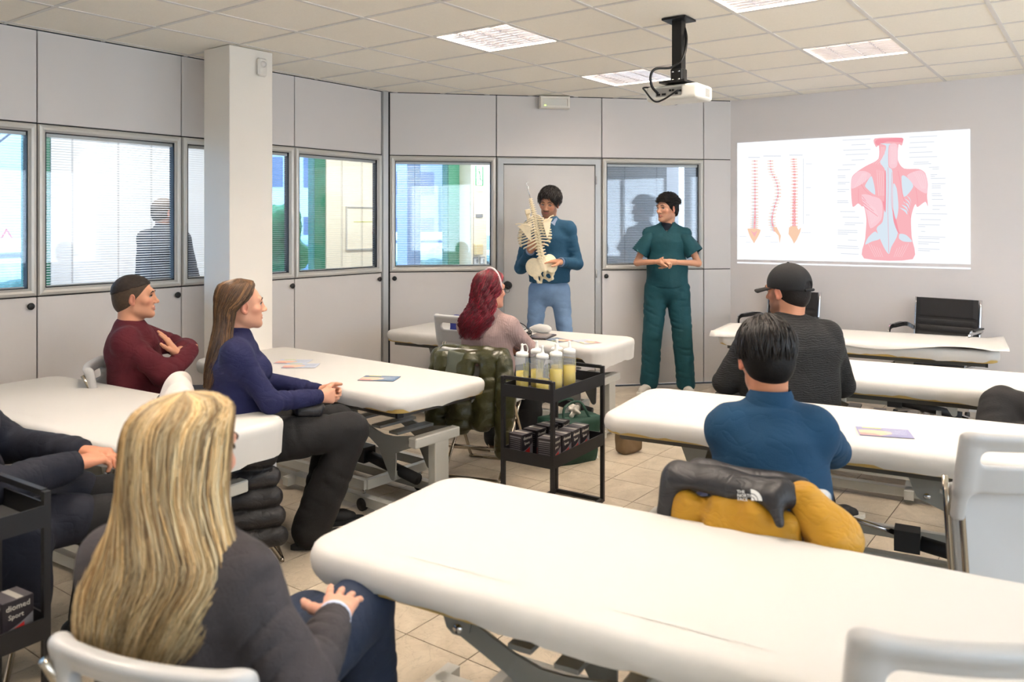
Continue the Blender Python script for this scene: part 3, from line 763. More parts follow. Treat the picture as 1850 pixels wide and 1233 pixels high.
# gel boxes
M_box = mat('black_carton', (40, 35, 41), .45); M_boxtop = mat('carton_top_grey', (104, 98, 102), .5); M_boxp = mat('carton_pale_print', (205, 200, 190), .5); M_boxr = mat('carton_red', (190, 36, 34), .5); M_boxg = mat('carton_grey', (120, 118, 122), .5)
bx_text = [None]
def gelbox(loc, rz, label, group='small black cartons'):
    """8 x 8 x 10.5 cm carton; front face looks to local +x"""
    t = empty('carton', loc, rz, label, 'box', group)
    w, h = .046, .126
    MB().box((0, 0, h/2), (2*w, 2*w, h), bev=.0012).build('carton_body', M_box, t)
    MB().box((0, 0, h+.0004), (2*w-.004, 2*w-.004, .0008)).build('top_print', M_boxtop, t)
    MB().box((0, .008, h+.0009), (2*w-.008, .02, .0006)).build('seal_strip', M_boxp, t)
    if bx_text[0] is None:
        bx_text[0] = (text('tmp', 'diomed', .0235, M_boxp, (0, 0, 0), (0, 0, 0), None, 'CENTER').data, text('tmp', 'Sport', .020, M_boxp, (0, 0, 0), (0, 0, 0), None, 'CENTER').data)
        for o in [o for o in bpy.data.objects if o.name.startswith('tmp')]: bpy.data.objects.remove(o)
    mkobj('brand_lettering', bx_text[0][0], None, t, (w+.0006, .0, .098), (R(90), 0, R(90))); mkobj('type_lettering', bx_text[0][1], None, t, (w+.0006, -.006, .072), (R(90), 0, R(90)))
    MB().prism([(-w+.002, .004)]+[(-w+.002+(2*w-.004)*k/8, .040+.034*(k/8)**1.7) for k in range(9)]+[(w-.002, .004)], w, w+.0007, ax='x').build('grey_swoosh', M_boxg, t)
    MB().prism([(-w+.002, .003)]+[(-w+.002+(2*w-.03)*k/8, .036+.018*(k/8)**1.7) for k in range(9)]+[(w-.028, .003)], w+.0004, w+.0011, ax='x').build('red_swoosh', M_boxr, t)
    bk = MB(); bk.box((0, -w-.0003, .110), (.074, .0006, .007))
    for k in range(6): bk.box((-.002, -w-.0003, .098-k*.0105), (.070, .0006, .0028))
    bk.box((-.004, -w-.0003, .02), (.045, .0006, .004)); bk.build('small_print', M_boxg, t)
bl = [('carton nearest the trolley corner post on the front row', .085, -.20), ('second carton of the front row on the middle trolley', .088, -.095), ('third carton of the front row on the middle trolley', .088, .005), ('fourth carton of the front row half under the couch edge', .09, .105),
      ('carton at the near left with lines of small print', -.088, -.205), ('second carton of the back row on the middle trolley', -.075, -.085), ('third carton of the back row behind the corner post', -.065, .03), ('farthest carton of the back row on the middle trolley', -.05, .135)]
for i, (lb, x, y) in enumerate(bl): gelbox(toW(K1, x, y, .3465), K1.rotation_euler.z+R((3, -2, 2, -1, -6, -4, -8, 3)[i]), 'black '+lb)
# left trolley: bottle and two cartons
bottle(toW(K2, -.06, -.135, .687), .11, 'oil bottle cut by the left edge on the trolley', True)
gelbox(toW(K2, -.085, -.205, .3465), R(-84), 'black carton with red swoosh on the left trolley')
gelbox(toW(K2, -.06, -.095, .3465), R(-76), 'black carton half cut off on the left trolley')
# ================================================================= projector
t = empty('projector', (4.51, 2.085, 0), R(0), 'white ceiling projector on a black pole', 'projector')
M_pbody = mat('projector_white', (232, 229, 220), .35); M_pgrey = mat('projector_port_grey', (176, 172, 165), .5)
pz = 2.362
MB().box((-.05, -.02, ZC-.006), (.15, .15, .012)).box((-.05, -.02, ZC-.2), (.06, .06, .40)).build('ceiling_pole', M_black, t)
MB().box((-.05, -.02, 2.462), (.075, .075, .085), bev=.006).box((-.05, -.02, 2.42), (.2, .16, .012)).build('tilt_bracket', M_black, t)
bt = MB()
for dx in (-.02, .02):
    for dz in (-.025, .022): bt.cyl((-.092, -.02+dx, 2.462+dz), (-.085, -.02+dx, 2.462+dz), .006, n=8)
bt.build('bolt', M_chrome, t)
bd = sobj('housing', [Bx((0, 0, pz), (.115, .165, .045), .02), Bx((.02, 0, pz+.03), (.07, .13, .02), .015, k=.03), Bx((-.13, .02, pz+.004), (.03, .085, .028), .003, k=.002, sub=True)], .006, M_pbody, t)
MB().box((-.101, .02, pz+.004), (.004, .165, .052)).build('port_panel', M_pgrey, bd)
pt = MB()
for y, z, w in ((.085, -.008, .022), (.05, -.008, .026), (.01, .012, .012), (-.008, .012, .012), (-.03, -.008, .018), (-.05, .006, .022)): pt.box((-.104, .0+y, pz+z), (.006, w, .012))
pt.build('socket', M_black, bd)
vt = MB()
for k in range(8): vt.box((.03+.0*k, -.164, pz-.022+.006*k), (.06, .006, .003))
vt.build('vent', M_pgrey, bd)
MB().cyl((.10, .09, pz), (.145, .09, pz), .036, .04, n=20).build('lens', mat('lens_glass', (30, 32, 44), .08), t)
cb = MB(); cb.tube(smooth_path([(-.02, -.035, ZC-.02), (-.035, -.062, ZC-.12), (-.08, -.06, 2.56), (-.10, 0, 2.51), (-.16, .075, 2.50), (-.175, .10, 2.46), (-.16, .10, 2.40), (-.115, .085, pz)], 8), .008, 8)
cb.build('power_cable', M_black, t)
MB().tube(smooth_path([(-.105, -.045, pz+.006), (-.14, -.05, pz+.0), (-.15, .03, pz-.045), (-.15, .09, pz-.05), (-.13, .16, pz+.02), (-.10, .185, pz+.045), (-.03, .15, pz+.052)], 8), .0055, 8).build('signal_cable', M_black, t)
# ================================================================= slide on the screen wall: glowing panels stand in for projected light
def WP(px, py):
    d = (px-925)/1470.0; k = 7.797/(.8046*1+.5939*d); v = k*(.5939-.8046*d); return v, 1.6+(401-py)/1470.0*k
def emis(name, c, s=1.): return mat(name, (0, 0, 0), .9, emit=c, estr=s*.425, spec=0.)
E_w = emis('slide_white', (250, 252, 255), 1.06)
sl = empty('glowing_slide', (7.797, 1.975, 1.81), 0, 'glowing panel in place of the projected slide of spines and back muscles on the wall', 'slide')
def art(name, polys, mats, lay=0, par=sl):
    m = MB()
    for mi, pl in polys:
        m.cur = mi; q = [WP(*p) for p in pl]; n = len(q); m.add([(-.0015-.0004*lay-.00003*len(m.f), a-1.975, b-1.81) for a, b in q], [tuple(range(n))])
    return m.build(name, mats[0], par, extra=mats[1:], fix=False)
def closed_smooth(pl, n=4):
    P_ = [Vector((*q, 0)) for q in pl]; k_ = len(P_); out = []
    for i in range(k_):
        a, b, c, d = P_[i-1], P_[i], P_[(i+1) % k_], P_[(i+2) % k_]
        for j in range(n):
            t = j/n; q = .5*((2*b)+(c-a)*t+(2*a-5*b+4*c-d)*t*t+(3*b-a-3*c+d)*t**3); q = q*.75+b.lerp(c, t)*.25; out.append((q.x, q.y))
    return out
def rect(x0, y0, x1, y1, dy=0): return [(x0, y0), (x1, y0+dy), (x1, y1+dy), (x0, y1)]
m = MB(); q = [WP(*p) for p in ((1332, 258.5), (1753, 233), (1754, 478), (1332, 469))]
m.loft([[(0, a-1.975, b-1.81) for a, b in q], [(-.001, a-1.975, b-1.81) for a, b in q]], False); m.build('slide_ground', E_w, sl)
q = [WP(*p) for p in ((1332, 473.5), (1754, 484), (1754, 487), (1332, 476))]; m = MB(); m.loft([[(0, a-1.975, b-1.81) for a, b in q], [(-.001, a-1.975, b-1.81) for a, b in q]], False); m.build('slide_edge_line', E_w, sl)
P5 = lambda x, y: (1330+x/4.742, 230+y/4.742)
P6 = lambda x, y: (1500+x/4.652, 225+y/4.652)
e_or, e_pk, e_lb, e_rd, e_tx = emis('glow_orange', (250, 208, 178)), emis('glow_pink', (250, 184, 190)), emis('glow_paleblue', (220, 233, 244)), emis('glow_rose', (246, 158, 170)), emis('glow_text', (216, 220, 230))
SPM = (e_or, e_pk, e_lb, e_rd)
def spine(name, pts, widths, mids, wing, sac):
    pl = []; C = smooth_path([(x, y, 0) for x, y in pts], 6); n = len(C)
    nv = 24
    for k in range(nv):
        f = k/(nv-1)*(n-1); i = min(int(f), n-2); c = C[i].lerp(C[i+1], f-i); w = widths[0]+(widths[1]-widths[0])*k/nv; h = 9+.55*k
        pl.append((mids, [P5(c.x-w, c.y-h*.5), P5(c.x+w, c.y-h*.5), P5(c.x+w, c.y+h*.5), P5(c.x-w, c.y+h*.5)]))
        pl.append((0, [P5(c.x-w-wing*(.6+.4*(k % 2)), c.y-2.2), P5(c.x+w+wing*(.7+.3*((k+1) % 2)), c.y-4), P5(c.x+w+wing, c.y+3), P5(c.x-w-wing, c.y+2)]))
        pl.append((1 if k % 3 else 3, [P5(c.x-w*.2, c.y-h*.7), P5(c.x+w*.5, c.y-h*.7), P5(c.x+w*.5, c.y+h*.7), P5(c.x-w*.2, c.y+h*.7)]))
    for mi, s in sac: pl.append((mi, [P5(*p) for p in s]))
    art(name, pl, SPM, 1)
spine('spine_front_view', [(158, 290), (160, 450), (160, 600), (160, 760), (155, 860)], (14, 22), 2, 14, [(0, [(98, 870), (110, 910), (125, 945), (155, 995), (185, 945), (205, 905), (212, 880), (180, 868), (130, 868)]), (1, [(125, 885), (155, 905), (185, 885), (160, 940)])])
spine('spine_side_view', [(292, 290), (300, 380), (345, 470), (358, 580), (325, 690), (305, 800), (325, 880)], (12, 18), 2, 15, [(0, [(320, 850), (350, 860), (385, 930), (375, 995), (365, 930), (330, 890)])])
spine('spine_rear_view', [(492, 275), (500, 400), (500, 560), (498, 700), (498, 850)], (12, 17), 3, 17, [(0, [(455, 860), (450, 915), (480, 960), (497, 998), (520, 965), (550, 900), (558, 860), (535, 880), (520, 850), (475, 850)])])
TX = [P5(*a)+P5(*b) for a, b in (((105, 256), (205, 262)), ((235, 244), (385, 250)), ((457, 236), (570, 242)), ((575, 270), (579, 830)), ((600, 312), (650, 316)), ((600, 516), (640, 520)), ((598, 750), (630, 754)), ((30, 935), (90, 938)), ((250, 935), (300, 938)), ((85, 985), (125, 988)), ((295, 985), (360, 988)), ((560, 903), (640, 906)))]
rt = random.Random(4)
LT = [(105, 130, 340), (180, 170, 300), (110, 215, 340), (130, 252, 320), (180, 297, 290), (105, 338, 215), (65, 380, 170), (62, 430, 130), (65, 445, 130), (65, 485, 165), (65, 498, 130), (62, 545, 160), (62, 562, 130), (60, 640, 150), (60, 655, 155), (85, 730, 210), (105, 777, 245), (125, 825, 280), (120, 840, 210), (65, 887, 230), (65, 903, 230), (65, 918, 150), (150, 970, 225), (60, 1018, 235), (60, 1034, 245), (90, 1083, 240)]
RT_ = [(665, 105, 900), (670, 152, 875), (665, 193, 810), (665, 235, 860), (665, 275, 900), (705, 317, 830), (700, 331, 850), (830, 358, 915), (860, 373, 915), (845, 420, 900), (845, 435, 880), (845, 452, 970), (855, 497, 970), (855, 515, 930), (855, 532, 930), (855, 580, 930), (855, 597, 940), (855, 628, 950), (860, 680, 970), (860, 712, 920), (720, 748, 985), (760, 797, 930), (740, 840, 920), (740, 856, 800), (765, 897, 800), (740, 940, 970), (740, 955, 920), (740, 985, 920), (740, 1000, 830), (740, 1042, 920), (740, 1057, 840)]
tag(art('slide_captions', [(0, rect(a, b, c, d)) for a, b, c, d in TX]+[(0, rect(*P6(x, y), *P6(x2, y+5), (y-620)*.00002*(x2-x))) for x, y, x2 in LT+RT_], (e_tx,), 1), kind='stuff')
BK = [(0, [(375, 118), (600, 112), (612, 145), (600, 178), (575, 170), (570, 300), (620, 370), (745, 375), (800, 410), (822, 500), (815, 600), (822, 690), (800, 650), (735, 695), (718, 670), (700, 705), (680, 790), (685, 940), (695, 1133), (285, 1127), (295, 960), (305, 800), (285, 690), (268, 690), (235, 665), (188, 690), (175, 520), (185, 440), (230, 395), (300, 350), (405, 290), (410, 180), (385, 190)]),
      (3, [(480, 120), (605, 112), (610, 150), (585, 150), (480, 145), (400, 175), (378, 150), (400, 125)]),
      (2, [(420, 160), (560, 165), (495, 175), (490, 350), (525, 400), (525, 720), (570, 910), (515, 1030), (493, 1090), (450, 1030), (390, 880), (440, 820), (455, 700), (465, 400), (420, 320), (455, 250), (470, 180)]),
      (1, [(180, 540), (260, 505), (345, 430), (300, 395), (235, 395), (185, 450)]), (1, [(265, 590), (410, 620), (440, 680), (430, 800), (340, 875), (310, 760)]), (1, [(645, 430), (760, 385), (815, 450), (812, 580), (720, 530)]),
      (2, [(300, 500), (350, 435), (380, 590), (300, 530)]), (2, [(600, 440), (640, 440), (700, 520), (620, 610)]), (1, [(500, 175), (565, 172), (565, 340), (525, 370), (495, 340)]),
      (2, [(295, 1010), (320, 950), (380, 900), (420, 960), (350, 985)]), (2, [(585, 920), (640, 930), (690, 985), (620, 985), (580, 960)]), (3, [(525, 720), (545, 760), (580, 905), (600, 915), (570, 910), (535, 820)]),
      (3, [(440, 640), (455, 640), (460, 400), (470, 420), (468, 720), (455, 720)]), (2, [(530, 500), (560, 540), (575, 700), (555, 800), (530, 700)])]
for k in range(5): BK.append((2, [(585+k*14, 700-k*26), (640+k*8, 720-k*24), (650+k*8, 760-k*24), (630+k*10, 735-k*26)]))
for k in range(4): BK.append((3, [(270+k*4, 600+k*28), (300+k*30, 640+k*40), (300+k*32, 646+k*42), (272+k*4, 608+k*28)]))
def strip(mi, pts, w): # fibre or outline stroke
    L_ = smooth_path([(x, y, 0) for x, y in pts], 4); return (mi, [(q.x-w, q.y) for q in L_]+[(q.x+w, q.y) for q in reversed(L_)])
fib = []
for k in range(5): fib.append(strip(4, [(205+k*22, 530-k*10), (240+k*15, 470-k*8), (275+k*8, 410)], 1.3)); fib.append(strip(4, [(700+k*22, 400+k*6), (730+k*18, 450+k*8), (770+k*8, 540)], 1.3))
for k in range(7): fib.append(strip(4, [(290+k*14, 640+k*10), (330+k*12, 730+k*6), (350+k*10, 840-k*8)], 1.3))
for k in range(4): fib.append(strip(4, [(430+k*9, 190), (420+k*12, 270), (360+k*20, 330+k*3)], 1.2)); fib.append(strip(4, [(515+k*12, 185), (518+k*12, 260), (515+k*10, 335)], 1.2)); fib.append(strip(4, [(395+k*16, 380+k*4), (400+k*16, 480), (410+k*14, 600)], 1.2))
for k in range(5): fib.append(strip(4, [(320+k*24, 1000+k*10), (350+k*18, 1060), (380+k*16, 1115)], 1.2)); fib.append(strip(4, [(660-k*24, 1000+k*10), (630-k*18, 1060), (600-k*16, 1115)], 1.2))
fib += [strip(3, [(487, 360), (490, 520), (485, 700), (490, 900), (493, 1080)], 1.6), strip(3, [(520, 400), (515, 560), (520, 700), (560, 850)], 1.6), strip(3, [(570, 390), (590, 480), (610, 600), (650, 700), (680, 790)], 1.6), strip(3, [(262, 505), (300, 560), (360, 605), (412, 612)], 2.), strip(3, [(240, 540), (238, 600), (240, 660)], 1.5), strip(3, [(720, 530), (730, 600), (740, 680)], 1.5)]
art('back_muscle_figure', [(a, [P6(*p) for p in closed_smooth(b)]) for a, b in BK]+[(a, [P6(*p) for p in b]) for a, b in fib], (e_pk, emis('glow_palepink', (252, 208, 216)), e_lb, e_rd, emis('glow_fibre', (255, 226, 230))), 2)
# ================================================================= swivel armchairs by the screen wall
M_leath = mat('black_leather', (38, 36, 37), .45, bump=.1, bscale=120)
def armchair(loc, deg, label):
    t = empty('office_chair', (*loc, 0), R(deg), label, 'chair', 'black office armchairs')
    # faces local +y
    rb_ = []
    for k in range(41):
        s = k/40; z = .43+.53*s; y = -.20-.10*s-.03*math.sin(s*3.1); gr = .006*abs(math.sin((s-.02)*PI*9)) if .0 < s < .72 else .006
        rb_.append([(x, y+dy, z) for x, dy in ((-.235, -.012), (-.235, .012), (-.2, .014+gr), (.2, .014+gr), (.235, .012), (.235, -.012), (.2, -.014-gr), (-.2, -.014-gr))])
    MB().loft(rb_, False).build('backrest', M_leath, t)
    st = []
    for k in range(25):
        s = k/24; y = .24-.46*s; gr = .006*abs(math.sin(s*PI*7)); st.append([(-.24, y, .455), (-.24, y, .475), (-.2, y, .48+gr), (.2, y, .48+gr), (.24, y, .475), (.24, y, .455)])
    MB().loft(st, False).build('seat', M_leath, t)
    for sx in (-1, 1): MB().tube(smooth_path([(sx*.245, .25, .46), (sx*.245, -.18, .455), (sx*.245, -.26, .55), (sx*.245, -.325, .96)], 6), .011, 8).build('side_rail', M_chrome, t)
    for sx in (-1, 1):
        a = MB(); pts = smooth_path([(sx*.25, -.27, .70), (sx*.29, -.2, .735), (sx*.30, 0, .740), (sx*.30, .13, .738), (sx*.295, .175, .69), (sx*.285, .16, .56), (sx*.25, .12, .46)], 6)
        for p, q in zip(pts[:-1], pts[1:]): a.bar(p, q+(q-p)*.15, .035, .012, (1, 0, 0))
        arm = a.build('armrest', M_chrome, t); MB().box((sx*.30, -.02, .752), (.04, .24, .012), bev=.004).build('arm_pad', M_black, arm)
    MB().cyl((0, 0, .1), (0, 0, .45), .028, n=14).build('gas_column', M_chrome, t)
    fb = MB()
    for k in range(5):
        a = R(72*k+18); fb.bar((0, 0, .1), (.29*math.cos(a), .29*math.sin(a), .07), .035, .025)
    fb.build('star_base', M_chrome, t)
    for k in range(5):
        a = R(72*k+18); MB().cyl((.29*math.cos(a)-.012, .29*math.sin(a), .03), (.29*math.cos(a)+.012, .29*math.sin(a), .03), .03, n=12).build('caster', M_rub, t)
armchair((7.30, 1.15), 82, 'black leather office armchair with chrome arms against the screen wall, right')
armchair((7.30, 2.42), 82, 'black office armchair behind the man in the black cap')
# ================================================================= leaflets and table clutter
M_fly = mat('leaflet_blue', (86, 112, 138), .4); M_flyp = mat('leaflet_lilac', (146, 146, 182), .4); M_flyh = mat('leaflet_hand', (232, 190, 160), .5); M_flyy = mat('leaflet_yellow', (214, 214, 120), .5); M_flyr = mat('leaflet_rose', (214, 150, 140), .5); M_flyl = mat('leaflet_line', (196, 202, 216), .5)
def leaflet(loc, deg, label, w=.21, l=.148, base=M_fly):
    t = empty('leaflet', loc, R(deg), label, 'leaflet', 'printed leaflets on the couches')
    MB().box((0, 0, .0006), (w, l, .0012)).build('leaflet_sheet', base, t)
    hp = [(-w/2+.004, -l*.38), (-w*.1, -l*.42), (w*.12, -l*.2), (w*.14, l*.02), (0, l*.12), (-w*.25, l*.16), (-w/2+.004, l*.1)]
    MB().prism(hp, .0012, .0016).build('leaflet_picture', M_flyh, t); MB().prism([(-w/2+.004, -l*.46), (-w*.08, -l*.46), (-w*.2, -l*.25), (-w/2+.004, -l*.2)], .0013, .0018).build('leaflet_picture', M_flyr, t)
    MB().box((-w*.2, l*.4, .0015), (w*.36, l*.08, .0008)).build('leaflet_title', M_flyy, t)
    ln = MB()
    for k in range(4): ln.box((w*.22, l*(.28-.15*k), .0015), (w*(.44-.05*(k % 2)), l*.035, .0007))
    ln.build('leaflet_lines', M_flyl, t)
leaflet((3.29, 3.37, .7045), -62, 'blue leaflet with hand picture on the couch beside the navy sweater woman')
leaflet((3.72, .78, .7045), -70, 'lilac leaflet by the elbow of the man in teal', base=M_flyp)
leaflet((3.36, 4.22, .7045), -58, 'pale leaflet at the far end of the couch by the column', base=M_flyl)
leaflet((3.29, 4.06, .7045), -52, 'pale leaflet partly behind the navy sweater woman', base=M_flyl)
leaflet((5.16, 3.38, .7045), 70, 'leaflet with green title on the far couch by the cables')
leaflet((5.22, 3.16, .7045), 58, 'leaflet lying nearest the open end on the far couch', base=M_flyl)
cbl = MB(); rr = random.Random(9); pts = []
for k in range(60): a = k*.9; pts.append((.09*math.cos(a)*(.6+.4*rr.random()), .13*math.sin(a)*(.6+.4*rr.random()), .008+.0012*k*(.3+.7*rr.random())))
cbl.tube(smooth_path(pts, 4), .0035, 6); cbl.tube(smooth_path([(.05, .1, .03), (.03, .11, .09), (0, .04, .125), (0, -.06, .11), (.02, -.12, .03)], 8), .0035, 6); cbl.tube(smooth_path([(-.05, .1, .01), (-.05, .2, .006), (-.07, .3, .006)], 6), .0035, 6)
o = cbl.build('cable_coil', M_black, None, (5.03, 3.66, .706)); tag(o, 'coiled black cables on the far couch', 'cable')
tb = MB().box((0, 0, .008), (.26, .17, .012), bev=.004).build('tablet', mat('tablet_dark', (70, 64, 66), .3), None, (5.2, 3.56, .704), (0, 0, R(15))); tag(tb, 'dark tablet beside the coiled cables on the far couch', 'tablet')
MB().box((0, 0, .0145), (.24, .15, .001)).build('screen', mat('tablet_screen', (120, 96, 88), .15), tb)
# mound of paper behind the cables
mp = sobj('paper_bundle', [Ell((0, 0, .012), (.05, .075, .034), k=.02), Ell((.01, .06, .008), (.05, .08, .02), k=.03)], .007, M_sheet, None, (5.44, 3.70, .725), disp=wob(.004, 40)); tag(mp, 'crumpled white paper bundle on the far couch', 'paper')
# cables on the floor under the couch by the screen wall
for k, (lb, pts) in enumerate((('white cable looping on the floor under the couch behind the cap man', [(5.9, 2.0, .008), (5.7, 1.6, .008), (6.0, 1.3, .008), (6.15, 1.0, .008), (5.9, .8, .008), (6.1, .5, .008), (6.3, .1, .008)]), ('grey cable straggling on the floor by the screen wall', [(6.3, 1.9, .008), (6.1, 1.5, .02), (6.2, 1.1, .008), (6.0, .7, .012), (6.2, .3, .008)]), ('thin white cable lying across the floor beside the grey one', [(6.5, 1.4, .006), (6.25, 1.2, .006), (6.3, .9, .006), (6.05, .6, .006), (6.15, .1, .006)]))):
    o = MB().tube(smooth_path(pts, 10), .006, 6).build('floor_cable', mat('cable_white', (206, 204, 196), .5) if k != 1 else mat('cable_grey', (120, 120, 118), .5)); tag(o, lb, 'cable', 'cables on the floor')
# ================================================================= hall behind the partitions and the street
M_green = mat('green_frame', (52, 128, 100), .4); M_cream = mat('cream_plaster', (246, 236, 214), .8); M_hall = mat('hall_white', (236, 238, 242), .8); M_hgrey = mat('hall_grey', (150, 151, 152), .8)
M_fglass = glassmat('facade_glass', (.72, .85, .98))
def S(name, b, m, **k): o = b.build(name, m); tag(o, kind='structure'); return o
HX0, HX1, HY = -3.0, 15.0, 7.60
S('floor_hall', MB().prism([(HX0, 5.47), (5.37, 5.47), (7.9, 3.1), (HX1, 3.1), (HX1, HY+.3), (HX0, HY+.3)], -.05, -.004), mat('hall_floor', (158, 150, 140), .5))
S('ceiling_hall', MB().prism([(HX0, 5.47), (5.37, 5.47), (7.9, 3.1), (HX1, 3.1), (HX1, HY+.3), (HX0, HY+.3)], 2.9, 2.95), M_hall)
w = MB(); w.box((4.44, HY+.1, 1.45), (2.10, .2, 2.9)); S('wall_hall_white', w, M_hall)
w = MB(); w.box((7.02, HY+.1, 1.45), (.96, .2, 2.9)); S('wall_hall_cream', w, M_cream)
w = MB(); w.box((9.22, HY-.05, 1.45), (.36, .3, 2.9)); S('trim_3', w, M_cream)
S('wall_hall_end', MB().box((HX1+.05, 5.3, 1.45), (.1, 5, 2.9)).box((HX0-.05, 6.5, 1.45), (.1, 2.3, 2.9)), M_hall)
# dim room behind the front window nearest the screen wall
dv = Vector((8.0, 5.25, 0)); d2 = Vector((.83, .555, 0))
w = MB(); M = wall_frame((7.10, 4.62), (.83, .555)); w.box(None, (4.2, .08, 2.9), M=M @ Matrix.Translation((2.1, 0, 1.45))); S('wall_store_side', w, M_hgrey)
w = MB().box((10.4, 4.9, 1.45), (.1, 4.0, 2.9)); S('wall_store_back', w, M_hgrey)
S('trim_4', MB().box((9.3, 4.35, 1.45), (.16, .16, 2.9)), M_hall)
# facade glazing: green frames between glass
gr = MB()
for a, b in ((-3.0, -2.9), (-1.0, -.9), (1.1, 1.2), (3.20, 3.39), (5.49, 5.55), (6.38, 6.54), (7.50, 7.58), (8.80, 9.04), (9.40, 9.60), (11.4, 11.5), (13.4, 13.5)): gr.box(((a+b)/2, HY+.08, 1.45), (b-a, .12, 2.9))
for a, b in ((-3, 3.2), (5.55, 6.38), (7.58, 8.8), (9.6, 14.9)):
    for z, h in ((.05, .1), (2.72, .36)): gr.box(((a+b)/2, HY+.08, z), (b-a, .08, h))
S('window_facade', gr, M_green)
fg = bpy.data.objects['window_facade']
for a, b in ((-3, 3.2), (5.55, 6.38), (7.58, 8.8), (9.6, 14.9)): MB().box(((a+b)/2, HY+.08, 1.35), (b-a, .008, 2.6)).build('pane', M_fglass, fg)
# blue-grey drainpipe column outside, and things on the hall walls
S('trim_5', MB().box((8.70, 8.3, 1.6), (.28, .2, 3.6)), mat('render_blue', (150, 172, 205), .7))
es = empty('exit_sign', (9.22, HY-.203, 2.27), 0, 'green running man exit sign on the white pillar seen through the window', 'sign')
M_exg = mat('exit_green', (70, 168, 118), .5)
MB().box((0, 0, 0), (.19, .004, .29)).build('sign_plate', M_whitep, es)
m = MB(); m.box((-.08, -.003, 0), (.026, .003, .28)); m.box((.08, -.003, 0), (.026, .003, .28)); m.box((0, -.003, .14), (.15, .002, .004)); m.box((0, -.003, -.14), (.15, .002, .004)); m.build('sign_frame', M_exg, es)
m = MB(); m.cyl((-.012, -.002, .092), (-.012, -.005, .092), .012, n=10)
for a, b, wd in (((-.01, .07), (.018, -.03), .022), ((-.008, .062), (-.045, .02), .01), ((.0, .06), (.042, .025), .01), ((.018, -.03), (-.018, -.075), .014), ((-.018, -.075), (-.022, -.12), .011), ((.018, -.03), (.03, -.065), .014), ((.03, -.065), (.062, -.068), .011)): m.bar((a[0], -.0035, a[1]), (b[0], -.0035, b[1]), .003, wd, (0, 1, 0))
m.build('running_figure', M_exg, es)
text('sign_lettering', 'USCITA DI', .034, mat('faint_print', (205, 190, 180), .6), (0, -.003, -.20), (R(90), 0, 0), es, 'CENTER'); text('sign_lettering', 'SERVIZIO', .040, MATS['faint_print'], (0, -.003, -.25), (R(90), 0, 0), es, 'CENTER')
o = MB().box((0, 0, 0), (.16, .012, .05), bev=.004).build('name_plate', mat('plate_grey', (150, 150, 152), .4), None, (9.22, HY-.207, 1.69)); tag(o, 'small grey plate on the white pillar outside the window', 'plate')
o = MB().box((0, 0, 0), (.15, .07, .16), bev=.012).box((.03, -.037, .04), (.06, .004, .014)).build('dispenser', mat('cream_plastic', (240, 214, 158), .5), None, (9.16, HY-.237, 1.20)); tag(o, 'cream wall dispenser on the pillar outside the window', 'dispenser')
for k, (x, z, lb) in enumerate(((9.14, 1.03, 'upper left'), (9.29, 1.03, 'upper right'), (9.14, .89, 'lower left'), (9.29, .89, 'lower right'))):
    t = empty('switch_plate', (x, HY-.204, z), 0, 'grey switch plate %s on the pillar outside the window' % lb, 'switch', 'switch plates'); MB().box((0, 0, 0), (.12, .01, .12), bev=.003).build('plate', M_hgrey, t); MB().box((0, -.006, 0), (.09, .006, .08)).build('rocker', M_whitep, t); MB().box((.02, -.010, .0), (.03, .004, .06)).build('rocker', M_hgrey, t)
nb = empty('notice_board', (7.20, HY-.012, 1.52), 0, 'framed notice on the cream wall seen through the window', 'notice')
MB().loft([[(-.36+a, y, -.27+a), (.36-a, y, -.27+a), (.36-a, y, .27-a), (-.36+a, y, .27-a)] for a, y in ((0, .01), (0, -.012), (.014, -.012), (.014, .004))], False).build('frame', M_alu, nb); MB().box((0, .004, 0), (.69, .004, .51)).build('notice_paper', M_cream, nb)
m = MB(); m.box((-.05, .001, .08), (.36, .002, .01)); m.build('notice_line', M_flyy, nb); m = MB(); m.box((.14, .001, -.06), (.12, .002, .012)); m.box((.16, .001, -.11), (.07, .002, .05)); m.build('notice_stamp', M_flyr, nb)
# unseen fill lights added to brighten the hall walls
for (u, v), lb in (((3.6, 6.2), 'unseen fill light added over the hall behind the panel wall'), ((6.6, 6.3), 'unseen fill light added in the hall behind the room corner'), ((9.0, 6.6), 'unseen fill light added in the hall before the white pillar')):
    t = empty('hall_fill_light', (u, v, 2.9), 0, lb, 'ceiling light'); MB().box((0, 0, -.02), (.62, .62, .04)).build('housing', M_white, t); MB().add([(-.29, -.29, -.041), (-.29, .29, -.041), (.29, .29, -.041), (.29, -.29, -.041)], [(0, 1, 2, 3)]).build('lamp_panel', mat('hall_fill_lamp', (255, 255, 255), .5, emit=(255, 246, 232), estr=HALL_FILL_W), t, fix=False)
# green shrub in a tub by the glass
def blob_tree(name, loc, h, r, m, label, cat='tree', seed=1, trunk=True):
    t = empty(name, loc, 0, label, cat); rn = random.Random(seed)
    if trunk: MB().tube([(0, 0, 0), (.02, 0, h*.6)], [r*.12, r*.06], 8).build('trunk', mat('bark', (92, 80, 74), .9), t)
    pr = [Ell((rn.uniform(-r, r)*.6, rn.uniform(-r, r)*.6, h-r+rn.uniform(-r, r)*.8), (r*.55, r*.55, r*.5), k=r*.2) for _ in range(14)]
    sobj('foliage', pr, r/9, m, t, disp=wob(r*.06, 14/r))
M_leaf = mat('shrub_green', (46, 128, 66), .7, bump=.6, bscale=40, var=.25, vscale=20)
blob_tree('shrub', (6.42, 8.4, 0), 1.75, .36, M_leaf, 'green shrub outside the glass left of the cream wall', 'shrub', 3)
